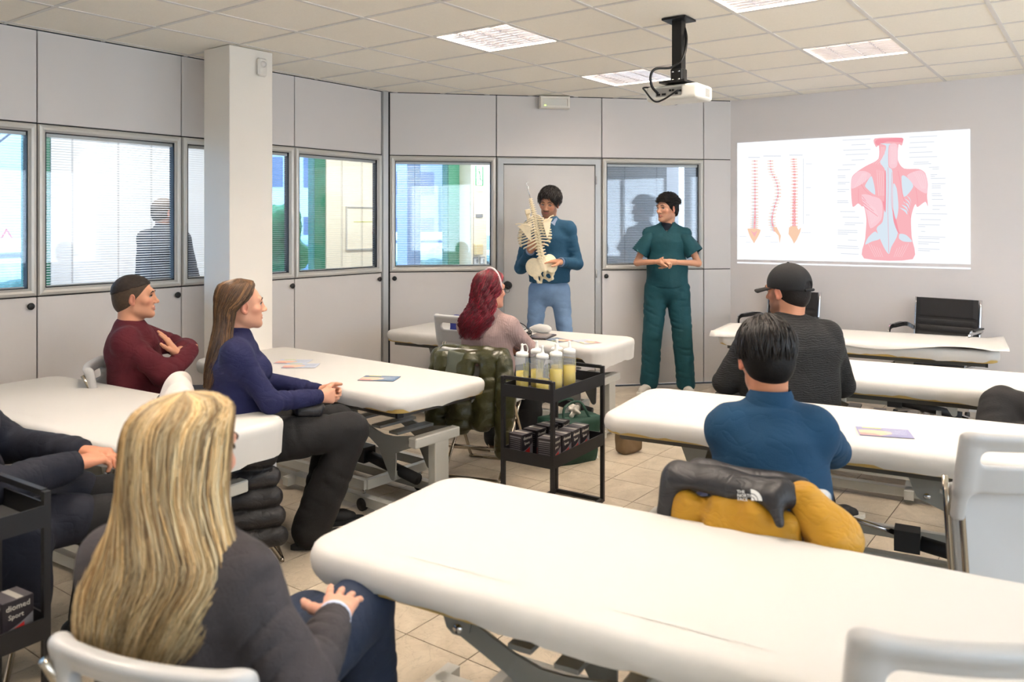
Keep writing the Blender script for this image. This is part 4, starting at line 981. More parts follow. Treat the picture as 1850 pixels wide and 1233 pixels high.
# bare winter trees
def bare_tree(loc, h, label, seed):
    t = empty('bare_tree', loc, 0, label, 'tree', 'bare trees in the street'); rn = random.Random(seed); b = MB(); M_b = mat('winter_bark', (104, 98, 108), .9)
    MB().tube([(0, 0, 0), (.05, .05, h*.3), (0, 0, h*.55)], [.14, .11, .08], 8).build('trunk', M_b, t)
    def br(p, d, L, r, k):
        q = p+d*L; m_ = p.lerp(q, .5)+Vector((rn.uniform(-.1, .1), rn.uniform(-.1, .1), rn.uniform(-.05, .1)))*L; b.tube([p, m_, q], [r, r*.8, r*.6], 4, cap=False)
        if k:
            for _ in range(3): br(m_.lerp(q, rn.uniform(0, 1)), (d+Vector((rn.uniform(-.9, .9), rn.uniform(-.9, .9), rn.uniform(-.2, .6)))).normalized(), L*rn.uniform(.5, .75), r*.55, k-1)
    for _ in range(7): br(Vector((0, 0, h*rn.uniform(.25, .55))), Vector((rn.uniform(-1, 1), rn.uniform(-1, 1), rn.uniform(.4, 1.2))).normalized(), h*.28, .05, 3)
    b.build('branches', M_b, t, fix=False)
bare_tree((7.6, 20.5, -.1), 7.0, 'bare tree seen through the leftmost window', 2)
bare_tree((13.0, 19.0, -.1), 6.0, 'bare tree behind the pillar of the left window pair', 5)
bare_tree((19.5, 14.6, -.1), 6.5, 'bare tree right of the white pillar outside', 8)
# street: ground, hedge, houses, cars
S('ground_street', MB().box((20, 40, -.15), (120, 64.4, .1)), mat('street_ground', (128, 138, 132), .9, var=.2, vscale=.5))
M_win = mat('far_window', (92, 104, 128), .3)
def house(loc, dims, rz, m, label, nx, nz, roof=None):
    t = empty('house', loc, rz, label, 'building'); w, d, h = dims
    MB().box((0, 0, h/2), (w, d, h)).build('wall', m, t)
    if roof: MB().prism([(-w/2-.3, h), (w/2+.3, h), (w/2-1, h+2), (-w/2+1, h+2)], -d/2-.3, d/2+.3, ax='y').build('roof', roof, t)
    for i in range(nx):
        for k in range(nz):
            for f in (-1, 1):
                o = MB().box(((i+.5)/nx*w-w/2, f*(d/2+.01), (k+.55)/nz*h), (w/nx*.42, .06, h/nz*.5)).build('window', M_win, t)
    for k in range(nz):
        for j in range(3): MB().box((-w/2-.01, (j+.5)/3*d-d/2, (k+.55)/nz*h), (.06, d/3*.4, h/nz*.5)).build('window', M_win, t)
M_hr = mat('house_roof', (150, 110, 104), .8)
house((23.0, 28.5, -.1), (7, 6, 9.5), R(-30), mat('house_pale', (196, 200, 214), .8), 'pale house with pitched roof outside the front left window', 5, 4, mat('roof_grey', (140, 146, 170), .8))
house((44, 45, -.1), (9, 9, 8.6), R(-40), mat('house_red', (214, 140, 140), .8), 'low reddish house between the two taller ones outside', 4, 3, mat('roof_teal', (130, 186, 186), .8))
house((33.5, 31.0, -.1), (5, 5, 12.), R(-40), mat('house_balcony', (150, 158, 190), .8), 'tall apartment block with balconies beside the blue pillar', 3, 5)
house((15.5, 40, -.1), (9, 7, 8.5), 0, mat('house_white', (212, 216, 222), .8), 'white house outside between column and cream wall', 5, 3, M_hr)
house((3, 56, -.1), (14, 9, 7.), 0, mat('house_far', (176, 180, 196), .8), 'distant grey house outside the leftmost window', 6, 3, M_hr)
house((42, 22.0, -.1), (7, 6, 6.), R(-60), mat('house_grey', (178, 186, 200), .8), 'grey house behind the tree right of the pillar', 4, 2, M_hr)
def car(loc, rz, c, label):
    t = empty('parked_car', loc, rz, label, 'car', 'cars parked in the street')
    sobj('car_body', [Bx((0, 0, .55), (2.05, .85, .33), .18, k=.2), Bx((-.15, 0, 1.0), (1.15, .74, .4), .3, k=.25)], .07, mat('car_paint_%d' % c[0], c, .3, coat=.5), t)
    MB().box((-.15, 0, 1.12), (1.9, 1.5, .3), bev=.1).build('car_windows', M_win, t)
    for x in (-1.3, 1.3):
        for y in (-.8, .8): MB().cyl((x, y-.1, .32), (x, y+.1, .32), .32, n=14).build('wheel', M_rub, t)
car((6.1, 15.5, -.1), R(10), (210, 214, 222), 'pale parked car outside the leftmost window'); car((11.4, 15.0, -.1), R(5), (120, 150, 200), 'blue parked car outside between column and shrub'); car((17.5, 16.2, -.1), R(-35), (200, 206, 216), 'silver parked car outside the front left window')
for k, (x, y, L) in enumerate(((6, 13.0, 9), (15.5, 12.6, 5.5))):
    o = sobj('hedge', [Bx((0, 0, .4), (L/2, .35, .42), .15)], .09, mat('hedge_green', (70, 104, 92), .8, bump=.6, bscale=30, var=.3, vscale=12), None, (x, y, -.1), disp=wob(.04, 9)); tag(o, 'low clipped hedge %s in the street' % ('before the leftmost window', 'before the front window')[k], 'hedge')
ws_ = empty('warning_sign', (10.35, 26.0, -.1), R(0), 'red triangle road sign outside the leftmost window', 'sign'); MB().cyl((0, 0, 0), (0, 0, 1.35), .03, n=8).build('sign_post', M_post, ws_); MB().prism([(-.35, 1.3), (.35, 1.3), (0, 1.9)], -.03, 0, ax='y').build('sign_rim', M_boxr, ws_); MB().prism([(-.22, 1.37), (.22, 1.37), (0, 1.76)], -.035, -.03, ax='y').build('sign_face', M_whitep, ws_); ws_.scale = (.8, .8, .8)
# ================================================================= people
def rotm(yaw=0, pitch=0, roll=0):
    return np.array(Matrix.Rotation(R(yaw), 3, 'Z') @ Matrix.Rotation(R(pitch), 3, 'X') @ Matrix.Rotation(R(roll), 3, 'Y'))
M_skin = mat('skin', (220, 168, 138), .5, attr='Col', spec=.35, bump=.05, bscale=300, sub=.0)
M_eyew = mat('eye_white', (196, 186, 178), .3); M_iris = mat('eye_iris', (46, 32, 24), .2); M_brow = mat('brow_dark', (42, 30, 24), .8)
def unit(v): v = A3(v); return v/np.linalg.norm(v)
def hand_prims(W, D, Nn, side, curl=(20, 20, 20, 20), s=1., spread=4., thumb=(40, 20), bend2=1.):
    """W wrist, D forearm/hand direction, Nn palm-facing normal, side=+1 if the thumb lies towards cross(D,Nn)"""
    D = unit(D); Nn = unit(A3(Nn)-D*(A3(Nn)@D)); T = np.cross(D, Nn)*side; W = A3(W); P = []
    P.append(Cap(W-D*.02*s, W+D*.03*s, .026*s, .03*s, side=T, flat=.72, k=.02))
    offs = (.030, .010, -.011, -.030); lens = (.074, .082, .076, .060); rad = (.0092, .0094, .0088, .0078)
    for i in range(4):
        K = W+D*(.088-.004*abs(i-1.2))*s+T*offs[i]*s
        P.append(Cap(W+D*.02*s+T*offs[i]*.55*s, K, .0155*s, .0118*s, k=.014))
        d0 = unit(D+T*math.tan(R(spread*(1.2-i)))); a = 0; p = K
        for j, f in enumerate((.45, .30, .25)):
            a += R(curl[i]*(1. if j == 0 else bend2)); d = d0*math.cos(a)+Nn*math.sin(a); q = p+d*lens[i]*f*s
            P.append(Cap(p, q, rad[i]*s*(1-.08*j), rad[i]*s*(.92-.08*j), k=.0045)); p = q
    b = W+D*.022*s+T*.024*s; a1, a2 = R(thumb[0]), R(thumb[1])
    d = unit(D*math.cos(a1)+T*math.sin(a1)+Nn*.25); p = b
    for L, r0, r1 in ((.048, .0150, .0118), (.036, .0112, .0100), (.028, .0098, .0082)):
        q = p+d*L*s; P.append(Cap(p, q, r0*s, r1*s, k=.009)); p = q; d = unit(d+(D*math.cos(a2)-T*math.sin(a2)*.3+Nn*math.sin(a2))*.35)
    return P
def head_prims(C, M, s=1., fem=False, jaw=1.):
    tp = lambda *p: C+M@(A3(p)*s)
    E = lambda c, r, k=.02, sub=False: Ell(tp(*c), A3(r)*s, M, k, sub)
    K = lambda a, b, ra, rb=None, k=.01, sub=False: Cap(tp(*a), tp(*b), ra*s, (ra if rb is None else rb)*s, k=k, sub=sub)
    j = jaw
    P = [E((0, -.018, .034), (.075, .096, .082)), E((0, .024, -.018), (.060, .068, .082), .03), E((0, .030, -.072), (.047*j, .050, .036), .03), K((-.045*j, -.005, -.060), (-.018*j, .065, -.096), .016, .013, .03), K((.045*j, -.005, -.060), (.018*j, .065, -.096), .016, .013, .03),
         E((0, .074, -.098), (.020*j, .015, .015), .02), E((-.042, .058, -.022), (.020, .020, .017), .02), E((.042, .058, -.022), (.020, .020, .017), .02), K((-.036, .080, .024), (.036, .080, .024), .009 if fem else .012, k=.02)]
    P += [E((x*.031, .096, .004), (.016, .012, .0095), .012, True) for x in (-1, 1)]
    P += [K((0, .086, .014), (0, .104, -.026), .0075, .010, .012), E((0, .108, -.030), (.0105, .010, .0095), .008), E((-.0125, .097, -.034), (.007, .008, .006), .007), E((.0125, .097, -.034), (.007, .008, .006), .007)]
    P += [K((-.019, .083, -.060), (.019, .083, -.060), .0062, k=.010), E((0, .090, -.058), (.012, .006, .0045), .006), E((0, .0895, -.0695), (.014, .0065, .0055), .006), K((-.021, .0925, -.0635), (.021, .0925, -.0635), .0020, k=.003, sub=True)]
    for x in (-1, 1):
        Re = M@np.array(Matrix.Rotation(R(-22*x), 3, 'Z') @ Matrix.Rotation(R(-12), 3, 'X'))
        P += [Ell(tp(x*.078, -.004, -.006), A3((.0075, .019, .031))*s, Re, .006), Ell(tp(x*.085, .0, -.004), A3((.006, .0105, .019))*s, Re, .004, True), Ell(tp(x*.079, .001, -.032), A3((.007, .009, .009))*s, Re, .006)]
    return P, tp
def face_parts(o, C, M, s=1., brow=M_brow, gaze=(0, 0), browh=.027, iris=M_iris):
    n_ = len(o.data.vertices); co = np.empty(n_*3, np.float32); o.data.vertices.foreach_get('co', co); hl = (co.reshape(-1, 3)-C)@M/s; hl = hl[(np.abs(hl[:, 0]) < .08) & (np.abs(hl[:, 2]) < .08) & (hl[:, 1] > .02) & (hl[:, 1] < .13)]
    def sf(x, z):
        d = np.hypot(hl[:, 0]-x, hl[:, 2]-z); w = d < .005; return float(hl[w, 1].max()) if w.any() else .085
    tp = lambda *p: Vector(C+M@(A3(p)*s)); RM = Matrix([list(r) for r in M]).to_4x4()
    for x in (-1, 1):
        e = MB(); T = Matrix.Translation(tp(x*.031, .0725, .0035)) @ RM; nn = 10
        e.lathe([(.0125*s*math.sin(PI*k/nn), -.0125*s*math.cos(PI*k/nn)) for k in range(nn+1)], M=T, n=14); ey = e.build('eye', M_eyew, o)
        g = unit((gaze[0], 1, gaze[1])); gm = tp(x*.031+g[0]*.0095, .0725+g[1]*.0095, .0035+g[2]*.0095)
        MB().lathe([(.0058*s*math.sin(PI*k/6), .0035*s*-math.cos(PI*k/6)) for k in range(7)], M=Matrix.Translation(gm) @ RM @ Matrix.Rotation(R(-90), 4, 'X'), n=12).build('iris', iris, ey)
        MB().tube([tp(x*.0175, .0850, .0045), tp(x*.024, .0862, .0085), tp(x*.032, .0860, .0095), tp(x*.040, .0825, .0075), tp(x*.0455, .078, .0035)], [.0016*s, .0028*s, .003*s, .0026*s, .0014*s], 6).build('eyelid', MATS.get('lash') or mat('lash', (58, 38, 30), .7), o)
        MB().tube([*[tp(x*a_, sf(x*a_, browh+b_)-.0012, browh+b_) for a_, b_ in ((.012, -.001), (.019, .002), (.027, .004), (.036, .0035), (.044, .001), (.050, -.004))]], [.0022*s, .0036*s, .0038*s, .0034*s, .0026*s, .0014*s], 6).build('eyebrow', brow, o)
def body_mesh(prims, fine, skin, h=.02, hf=.0032, tint=None):
    """one mesh: coarse where clothes cover it, fine inside the boxes 'fine' (head, hands, bare arms)"""
    V, Q = sdf(prims, h); V = relaxv(V, Q, 1)
    cen = V[Q].mean(1); keep = np.ones(len(Q), bool)
    for lo, hi, hh in fine: keep &= ~((cen > A3(lo)).all(1) & (cen < A3(hi)).all(1))
    Vs, Qs = [V], [Q[keep]]; off = len(V)
    for lo, hi, hh in fine:
        v, q = sdf(prims, hh or hf, A3(lo)-h*.5, A3(hi)+h*.5); v = relaxv(v, q, 1)
        Vs.append(v); Qs.append(q+off); off += len(v)
    V = np.concatenate(Vs); Q = np.concatenate(Qs)
    me = npmesh('person', V, Q)
    col = np.tile(A3(lin(skin))*A3((.86, .76, .70)), (len(V), 1))
    if tint is not None: col = tint(V, col)
    ca_ = me.color_attributes.new('Col', 'FLOAT_COLOR', 'POINT'); ca_.data.foreach_set('color', np.concatenate([col, np.ones((len(V), 1))], 1).astype(np.float32).ravel())
    me.materials.append(M_skin)
    return me
def face_tint(C, M, s, lip=(186, 112, 104), beard=None, bamt=.0, scalp=None, tache=None):
    def f(V, col):
        p = (V-C)@M/s; x, y, z = p.T
        def mix(w, c):
            nonlocal col; w = np.clip(w, 0, 1)[:, None]; col = col*(1-w)+A3(lin(c))*w
        near = (np.abs(x) < .12) & (np.abs(y) < .14) & (z > -.14) & (z < .14)
        if beard:
            w = np.clip((-.030-z-.18*np.maximum(0, .05-y)+.0)/.02, 0, 1)*np.clip((y+.0+.25*(z+.09))/.03, 0, 1)*(z > -.125); ch = np.clip((np.abs(x)-.02)/.012, 0, 1)*np.clip((z+.065)/.02, 0, 1)
            side = np.clip((np.abs(x)-.05)/.01, 0, 1)*np.clip((.02-z)/.03, 0, 1)*np.clip((y+.005)/.02, 0, 1)*np.clip((.06-y)/.02, 0, 1)
            mix(near*bamt*np.clip(w*(1-.75*ch)+side, 0, 1), beard)
            if tache: mix(near*tache*np.exp(-((z+.049)/.0065)**2)*(np.abs(x) < .027)*(y > .075), beard)
        if scalp: mix(near*np.clip((z-.0-.8*(y-.03))/.02, 0, 1)*np.clip((.07-y)/.02, 0, 1), scalp)
        lw = np.exp(-((z+.0635)/.0085)**4)*np.exp(-(x/.0215)**6)*(y > .078); mix(near*lw*.8, lip)
        mix(near*.35*np.exp(-((np.abs(x)-.045)/.02)**2-((z+.025)/.02)**2)*(y > .03), (214, 128, 110)); mix(near*.4*(np.abs(x) > .076)*(y < .02), (214, 120, 104))
        return col
    return f
def boxat(c, r): c = A3(c); return (c-r, c+r, None)
class Person:
    def __init__(s, loc, theta, label, ztop, seated=True, skin=(222, 172, 142), fem=False, headyaw=0, pitch=0, roll=0, hs=1., lean=0., hairt=.012, sx=1., girth=1., slump=0., headfwd=0., shz=0.):
        s.loc, s.rz, s.label, s.skin, s.fem, s.sx, s.g = loc, R(theta-90), label, skin, fem, sx, girth
        s.hz = .54 if seated else ztop*.52
        hc = ztop-hairt-.116*hs; nb = hc-.150*hs; tl = nb-s.hz; ly = math.tan(R(lean))
        s.P = A3((0, 0, s.hz)); s.Wt = A3((0, ly*tl*.33-slump*.5, s.hz+tl*.36)); s.Ch = A3((0, ly*tl*.72-slump, s.hz+tl*.74)); s.N = A3((0, ly*tl*1.0-slump*.6-.012, nb))
        s.HM = rotm(headyaw, pitch, roll); s.HC = A3((0, s.N[1]+.03+headfwd, hc)); s.hs = hs
        sw = (.150 if fem else .168)*sx; s.SH = {}
        for k, sg in (('R', 1), ('L', -1)): s.SH[k] = A3((sg*sw, s.Ch[1]-.005+ly*.06, nb-.075+shz))
        s.EL, s.WR, s.HP, s.KN, s.AN, s.hands = {}, {}, {}, {}, {}, {}
        for k, sg in (('R', 1), ('L', -1)):
            s.HP[k] = A3((sg*.095*sx, .0, s.hz))
            if seated: s.KN[k] = A3((sg*.12, .43, .53)); s.AN[k] = A3((sg*.12, .42, .09))
            else: s.KN[k] = A3((sg*.11, .02, ztop*.285)); s.AN[k] = A3((sg*.12, -.01, .09))
    def arm(s, k, el, wr, hand=None): s.EL[k], s.WR[k] = A3(el), A3(wr); s.hands[k] = hand
    def torso(s, d=0., hem=None, shr=.046):
        g = s.g; X = (1, 0, 0); w = (.150, .126, .142) if s.fem else (.156, .145, .160)
        a, b, c = [q*g*s.sx+d for q in w]
        pr = [Cap(s.P, s.Wt, a, b, X, .72, .05), Cap(s.Wt, s.Ch, b, c*.97, X, .70, .06), Cap(s.Ch, s.Ch*.45+s.N*.55, c*.95, .105*s.sx+d, X, .66, .06), Cap(s.SH['L'], s.SH['R'], shr+d, None, None, 1, .04), Cap(s.N+A3((0, -.01, -.03)), s.SH['L'], .05+d, shr+d*.8, None, 1, .03), Cap(s.N+A3((0, -.01, -.03)), s.SH['R'], .05+d, shr+d*.8, None, 1, .03), Cap(s.Ch*.3+s.N*.7, s.N+A3((0, 0, -.012)), .078+d, .058+d, None, 1, .04)]
        if s.fem: pr += [Ell(s.Ch+A3((sg*.07, .085*g, -.03)), (.062+d, .06+d, .06+d), None, .04) for sg in (-1, 1)]
        return pr
    def armp(s, k, d=0., folds=0., cut=1., r=(.045, .039, .028)):
        r = [q*(.86 if s.fem else 1.)*(.6+.4*s.g) for q in r]; S_, E_, W_ = s.SH[k], s.EL[k], s.WR[k]; f = (folds*1.6, 120, 1. if k == 'L' else 2.2) if folds else None
        pr = [Cap(S_, E_, r[0]+d, r[1]+d, k=.05, folds=f)]
        if d > 0 and cut == 1.: cut = .84
        if cut > 0: pr.append(Cap(E_, E_+(W_-E_)*cut, r[1]+d*.95, r[1]+(r[2]-r[1])*cut+d*.9, k=.02, folds=f))
        return pr
    def legp(s, k, d=0., folds=0., r=(.088, .062, .042), bot=1.):
        r = [q*(.95 if s.fem else 1.)*(.5+.5*s.g) for q in r]; f = (folds*1.6, 85, 1.7 if k == 'L' else .3) if folds else None
        return [Cap(s.HP[k], s.KN[k], r[0]+d, r[1]+d, k=.03, folds=f), Cap(s.KN[k], s.KN[k]+(s.AN[k]-s.KN[k])*bot, r[1]+d, r[2]+d*bot, k=.015, folds=f)]
    def make(s, lip=(190, 118, 108), beard=None, bamt=0., scalp=None, tache=None, jaw=1., face=True, gaze=(0, 0), brow=M_brow, bare=(), hf=.0032, neck=None, browh=.027, iris=M_iris, hh=.0030):
        hp, tp = head_prims(s.HC, s.HM, s.hs, s.fem, jaw); nr = (.047 if s.fem else .057) if neck is None else neck
        pr = s.torso(-.012)+[q for k in 'LR' for q in s.armp(k, -.008)]+[q for k in 'LR' for q in s.legp(k, -.01)]
        for k in 'LR': a = s.AN[k]; fd = getattr(s, 'foot', {}).get(k, (0, 1, 0)); pr += [Cap(a, a+A3((0, 0, -.05)), .036, .036, k=.03), Cap(a+A3((0, 0, -.055)), a+A3((0, 0, -.06))+A3(fd)*.13, .032, .026, k=.03)]
        pr += [Cap(s.N+A3((0, 0, -.03)), tp(0, -.028, -.055), nr+.004, nr, k=.035)]+hp
        fine = [(s.HC-A3((.13, .15, .15))*s.hs, s.HC+A3((.13, .15, .15))*s.hs, hf)]
        fine[0] = (np.minimum(fine[0][0], s.N-A3((.09, .09, .01))), fine[0][1], hf)
        for k in 'LR':
            if s.hands.get(k):
                h = s.hands[k]; hpz = hand_prims(s.WR[k], h['D'], h['N'], h['side'], h.get('curl', (20,)*4), h.get('s', .92 if s.fem else 1.), h.get('spread', 4.), h.get('thumb', (40, 20)), h.get('b2', 1.)); pr += hpz
                bb = [q.bb() for q in hpz]; lo, hi = np.min([b[0] for b in bb], 0)-.006, np.max([b[1] for b in bb], 0)+.006
                if k in bare: lo, hi = np.minimum(lo, s.EL[k]-.07), np.maximum(hi, s.EL[k]+.07); lo, hi = np.minimum(lo, s.EL[k]*.6+s.SH[k]*.4-.06), np.maximum(hi, s.EL[k]*.6+s.SH[k]*.4+.06)
                fine.append((lo, hi, hh))
        # overlapping fine boxes: later boxes are trimmed by merging
        if len(fine) == 3:
            (a0, a1, ah), (b0, b1, bh) = fine[1], fine[2]
            if (np.minimum(a1, b1) > np.maximum(a0, b0)).all(): fine = [fine[0], (np.minimum(a0, b0), np.maximum(a1, b1), min(ah, bh))]
        me = body_mesh(pr, fine, s.skin, tint=face_tint(s.HC, s.HM, s.hs, lip, beard, bamt, scalp, tache))
        s.o = mkobj('person', me, None, None, s.loc, (0, 0, s.rz)); tag(s.o, s.label, 'person')
        if face: face_parts(s.o, s.HC, s.HM, s.hs, brow, gaze, browh, iris)
        return s.o
    def part(s, name, prims, h, m, disp=None, relax=1, label=None):
        o = sobj(name, prims, h, m, s.o, disp=disp, relax=relax)
        if label: o['label'] = label
        return o
    def tpz(s, *p): return s.HC+s.HM@(A3(p)*s.hs)
    def shoes(s, m, sole=None, L=.175):
        for k in 'LR':
            a = s.AN[k]; fd = unit(getattr(s, 'foot', {}).get(k, (0, 1, 0))); g = A3((a[0], a[1], .0)); sd = np.cross(fd, (0, 0, 1))
            o = s.part('shoe', [Cap(g-fd*.045+A3((0, 0, .045)), g+fd*L*.75+A3((0, 0, .036)), .042, .034, side=sd, flat=.9, k=.02), Cap(g+fd*.0+A3((0, 0, .07)), g+fd*.05+A3((0, 0, .055)), .042, .035, k=.03), Cap(g+fd*L*.72+A3((0, 0, .03)), g+fd*L+A3((0, 0, .026)), .036, .028, k=.03), Half((0, 0, .012), (0, 0, -1))], .006, m)
            pts = [(g-fd*.085)]+[]
            ol = []
            for j in range(20):
                t = 2*PI*j/20; ol.append(tuple((g+fd*(L*.42)+fd*math.cos(t)*(L*.5+.085)+sd*math.sin(t)*.046*(1+.1*math.cos(t)))[:2]))
            MB().prism(ol, .0, .022).build('sole', sole or mat('sole_white', (222, 218, 206), .6), o)
    def hair_cap(s, name, m, t=.012, cuts=None, h=.005, disp=None, extra=(), side=1.):
        E = lambda c, r, k=.02: Ell(s.tpz(*c), A3(r)*s.hs, s.HM, k)
        pr = [E((0, -.019, .035), (.075+t*side, .096+t, .082+t)), E((0, -.045, -.02), (.066+t*side*.8, .066+t, .07+t*.5), .03)]+list(extra)
        for p, n in (cuts or (((0, .060, .048), (0, 1, -.62)), ((0, -.045, -.045), (0, .55, -1)))): pr.append(Half(s.tpz(*p), s.HM@A3(n)))
        return s.part(name, pr, h, m, disp)
def rings_tube(o, name, C, M, pts_r, m, r=.006, n=28, sx=1., sy=1.):
    pass
def ring(o, name, c, nrm, rx, ry, r, m, n=28, side=(1, 0, 0), flat=None):
    """collar / cuff ring"""
    nrm = unit(nrm); sd = unit(A3(side)-nrm*(A3(side)@nrm)); up = np.cross(nrm, sd)
    return MB().tube([tuple(A3(c)+sd*rx*math.cos(2*PI*k/n)+up*ry*math.sin(2*PI*k/n)) for k in range(n)], r, 8, closed=True).build(name, m, o)
def cuff(s, k, m, r=.034, t=.86, L=.05, name='cuff'):
    d = unit(s.WR[k]-s.EL[k]); p = s.WR[k]-d*(L+.0); return MB().tube([tuple(p), tuple(p+d*L*.25), tuple(p+d*L*.5), tuple(p+d*L)], [r, r*1.06, r*1.06, r*.96], 16).build(name, m, s.o)
def locks(name, o, m, paths, radii, cols, n=4, base=None, basecol=None):
    """hair locks: tapered tubes following paths; colour per lock in attribute Col"""
    b = MB(); cv = []
    if base is not None:
        k0 = len(b.v); b.loft(base, True, cap=True); cv += [basecol]*(len(b.v)-k0)
    for pts, r, c in zip(paths, radii, cols):
        k0 = len(b.v); N = len(pts); b.tube(pts, [r*(.55+.45*min(1, 3*i/N))*(1 if i < N*.6 else max(.12, 1-(i-N*.6)/(N*.42))) for i in range(N)], n, cap=False); cv += [c]*(len(b.v)-k0)
    me = b.mesh(name, fix=False); a = me.color_attributes.new('Col', 'FLOAT_COLOR', 'POINT'); a.data.foreach_set('color', np.array([(*lin(c), 1) for c in cv], np.float32).ravel()); me.materials.append(m)
    return mkobj(name, me, None, o)
def long_hair(s, name, m, env, cols, nl=500, seed=1, wave=(.0, 20.), r=(.003, .005), phimax=None, jit=.006, endj=.08, curl=(0., 0.), basecol=(120, 90, 50), basef=.93, top=None):
    """env: list of (z, cx, cy, rx, ry, phimax) downwards in person space; phi=0 at the back of the head"""
    rn = random.Random(seed); yaw = math.atan2(s.HM[1, 1], s.HM[0, 1])-PI/2; paths, rad, cc = [], [], []
    A_ = smooth_path([e[:3] for e in env], 5); B_ = smooth_path([e[3:] for e in env], 5); env = [(*a, *b) for a, b in zip(A_, B_)]
    for i in range(1, len(env)):
        if env[i][0] >= env[i-1][0]: env[i] = (env[i-1][0]-.0005, *env[i][1:])
    ez = [e[0] for e in env]
    def at(z, phi, f=1.):
        z = max(min(z, ez[0]), ez[-1]); i = 0
        while i < len(env)-2 and env[i+1][0] > z: i += 1
        a, b = env[i], env[i+1]; t = (a[0]-z)/max(1e-6, a[0]-b[0]); q = [a[j]+(b[j]-a[j])*t for j in range(6)]; ph = phi*q[5]
        lx, ly = q[3]*math.sin(ph)*f, -q[4]*math.cos(ph)*f; ya = yaw*max(0., min(1., (z-s.N[2]+.02)/.12))
        return Vector((q[1]+lx*math.cos(ya)-ly*math.sin(ya), q[2]+lx*math.sin(ya)+ly*math.cos(ya), z))
    for i in range(nl):
        phi = rn.uniform(-1, 1); f0 = 1-rn.random()**2*.12; zl = ez[-1]+rn.random()**1.5*endj; n = 19; pts = []; p1, p2 = rn.uniform(0, 6.28), (int(phi*7+10)*2.3+int(f0*40)*1.1+rn.uniform(0, .8)); dr = rn.gauss(0, .085)
        for k in range(n):
            u_ = (k/(n-1)); z = ez[0]-(ez[0]-zl)*u_**1.25; ph = max(-1.03, min(1.03, phi+dr*u_)); p = at(z, ph, f0)
            w = wave[0]*u_*math.sin(wave[1]*z+p1); cr = curl[0]*min(1, max(0., u_-.12)*2.4)
            p += Vector((w+cr*math.cos(curl[1]*z+p2)+rn.gauss(0, jit*.15), w*.6*math.cos(p1)+cr*math.sin(curl[1]*z+p2)+rn.gauss(0, jit*.15), 0)); pts.append(p)
        paths.append(pts); rad.append(rn.uniform(*r)); c = cols[min(len(cols)-1, int(rn.random()**1.2*len(cols)))]; v = rn.uniform(.9, 1.08)*(.93+.13*math.sin(phi*19+seed)+.07*math.sin(phi*43)); cc.append(tuple(min(255, q*v) for q in c))
    base = []
    for k in range(26):
        z = ez[0]-.004-(ez[0]-ez[-1]-endj*.7)*k/25; base.append([tuple(at(z, -1+2*j/23, basef)) for j in range(24)]+[tuple(at(z, 1-2*j/23, basef*.72)) for j in range(24)])
    return locks(name, s.o, m, paths, rad, cc, 3, base, basecol)
M_hair = mat('hair_strands', (120, 80, 50), .42, attr='Col', spec=.5)
def short_locks(s, name, n, seed, rad, L, wave, col, keep, crown=(.0, -.035, .125), part=0., R0=(.082, .104, .092), C0=(0, -.02, .034), lift=.004, m=None):
    rn = random.Random(seed); P_, r_, c_ = [], [], []
    for i in range(n):
        a = rn.uniform(0, 2*PI); e0 = R(rn.uniform(20, 88)); ln = rn.uniform(*L); w1, w2 = rn.uniform(0, 6.28), rn.uniform(0, 6.28); pts = []; f = 1+rn.uniform(0, lift)*8; e = e0
        for k in range(10):
            u_ = k/9; e = e0-ln*u_/.1; aa = a+wave[0]*math.sin(wave[1]*u_+w1)+part*u_*math.sin(a)
            ff = f+wave[2]*math.sin(wave[1]*1.3*u_+w2)+lift*u_
            q = (C0[0]+R0[0]*math.cos(aa)*math.cos(e)*ff, C0[1]+R0[1]*math.sin(aa)*math.cos(e)*ff, C0[2]+R0[2]*math.sin(e)*ff)
            if not keep(q): break
            pts.append(Vector(s.tpz(*q)))
        if len(pts) > 4: P_.append(pts); r_.append(rn.uniform(*rad)); v = rn.uniform(.7, 1.35); c_.append(tuple(x*v for x in col))
    return locks(name, s.o, m or M_hair, P_, r_, c_, 4)
M_hdark = mat('hair_dark', (26, 19, 16), .6, spec=.25, bump=.5, bscale=140, var=.25, vscale=60)
# ----------------------------------------------------------------- cloth materials
M_blue = mat('blue_wool', (27, 74, 102), .85, wr=(5.58, 0.1), bump=.35, bscale=260, var=.06, vscale=30)
M_shirt = mat('shirt_pale_blue', (129, 142, 168), .8)
M_jean = mat('washed_denim', (118, 146, 180), .85, wr=(7.44, 0.08), bump=.4, bscale=320, var=.16, vscale=9)
M_scrub = mat('teal_scrubs', (7, 72, 82), .75, wr=(5.58, 0.13), bump=.25, bscale=90, var=.08, vscale=12)
M_navyt = mat('navy_undershirt', (17, 22, 37), .8)
M_mar = mat('maroon_sweat', (86, 15, 29), .88, wr=(6.2, 0.25), bump=.3, bscale=220, var=.08, vscale=15)
M_navy = mat('navy_knit', (20, 24, 70), .85, wr=(6.2, 0.2), bump=.3, bscale=260, var=.06, vscale=20)
M_blackp = mat('black_trousers', (24, 22, 23), .85, wr=(6.82, 0.1), bump=.3, bscale=200, var=.1, vscale=14)
M_greyk = mat('charcoal_wool', (64, 59, 61), .95, wr=(5.58, 0.22), bump=.6, bscale=160, var=.2, vscale=10)
M_djean = mat('dark_denim', (37, 48, 71), .85, wr=(6.82, 0.12), bump=.35, bscale=300, var=.22, vscale=7)
M_coat = mat('navy_coat', (14, 17, 33), .8, wr=(4.96, 0.22), bump=.2, bscale=160, var=.1, vscale=8)
M_pink = mat('dusty_pink_rib', (163, 138, 134), .85, wr=(7.44, 0.18), wave=(26., .9, 'X', 1.2), bump=.25, bscale=200)
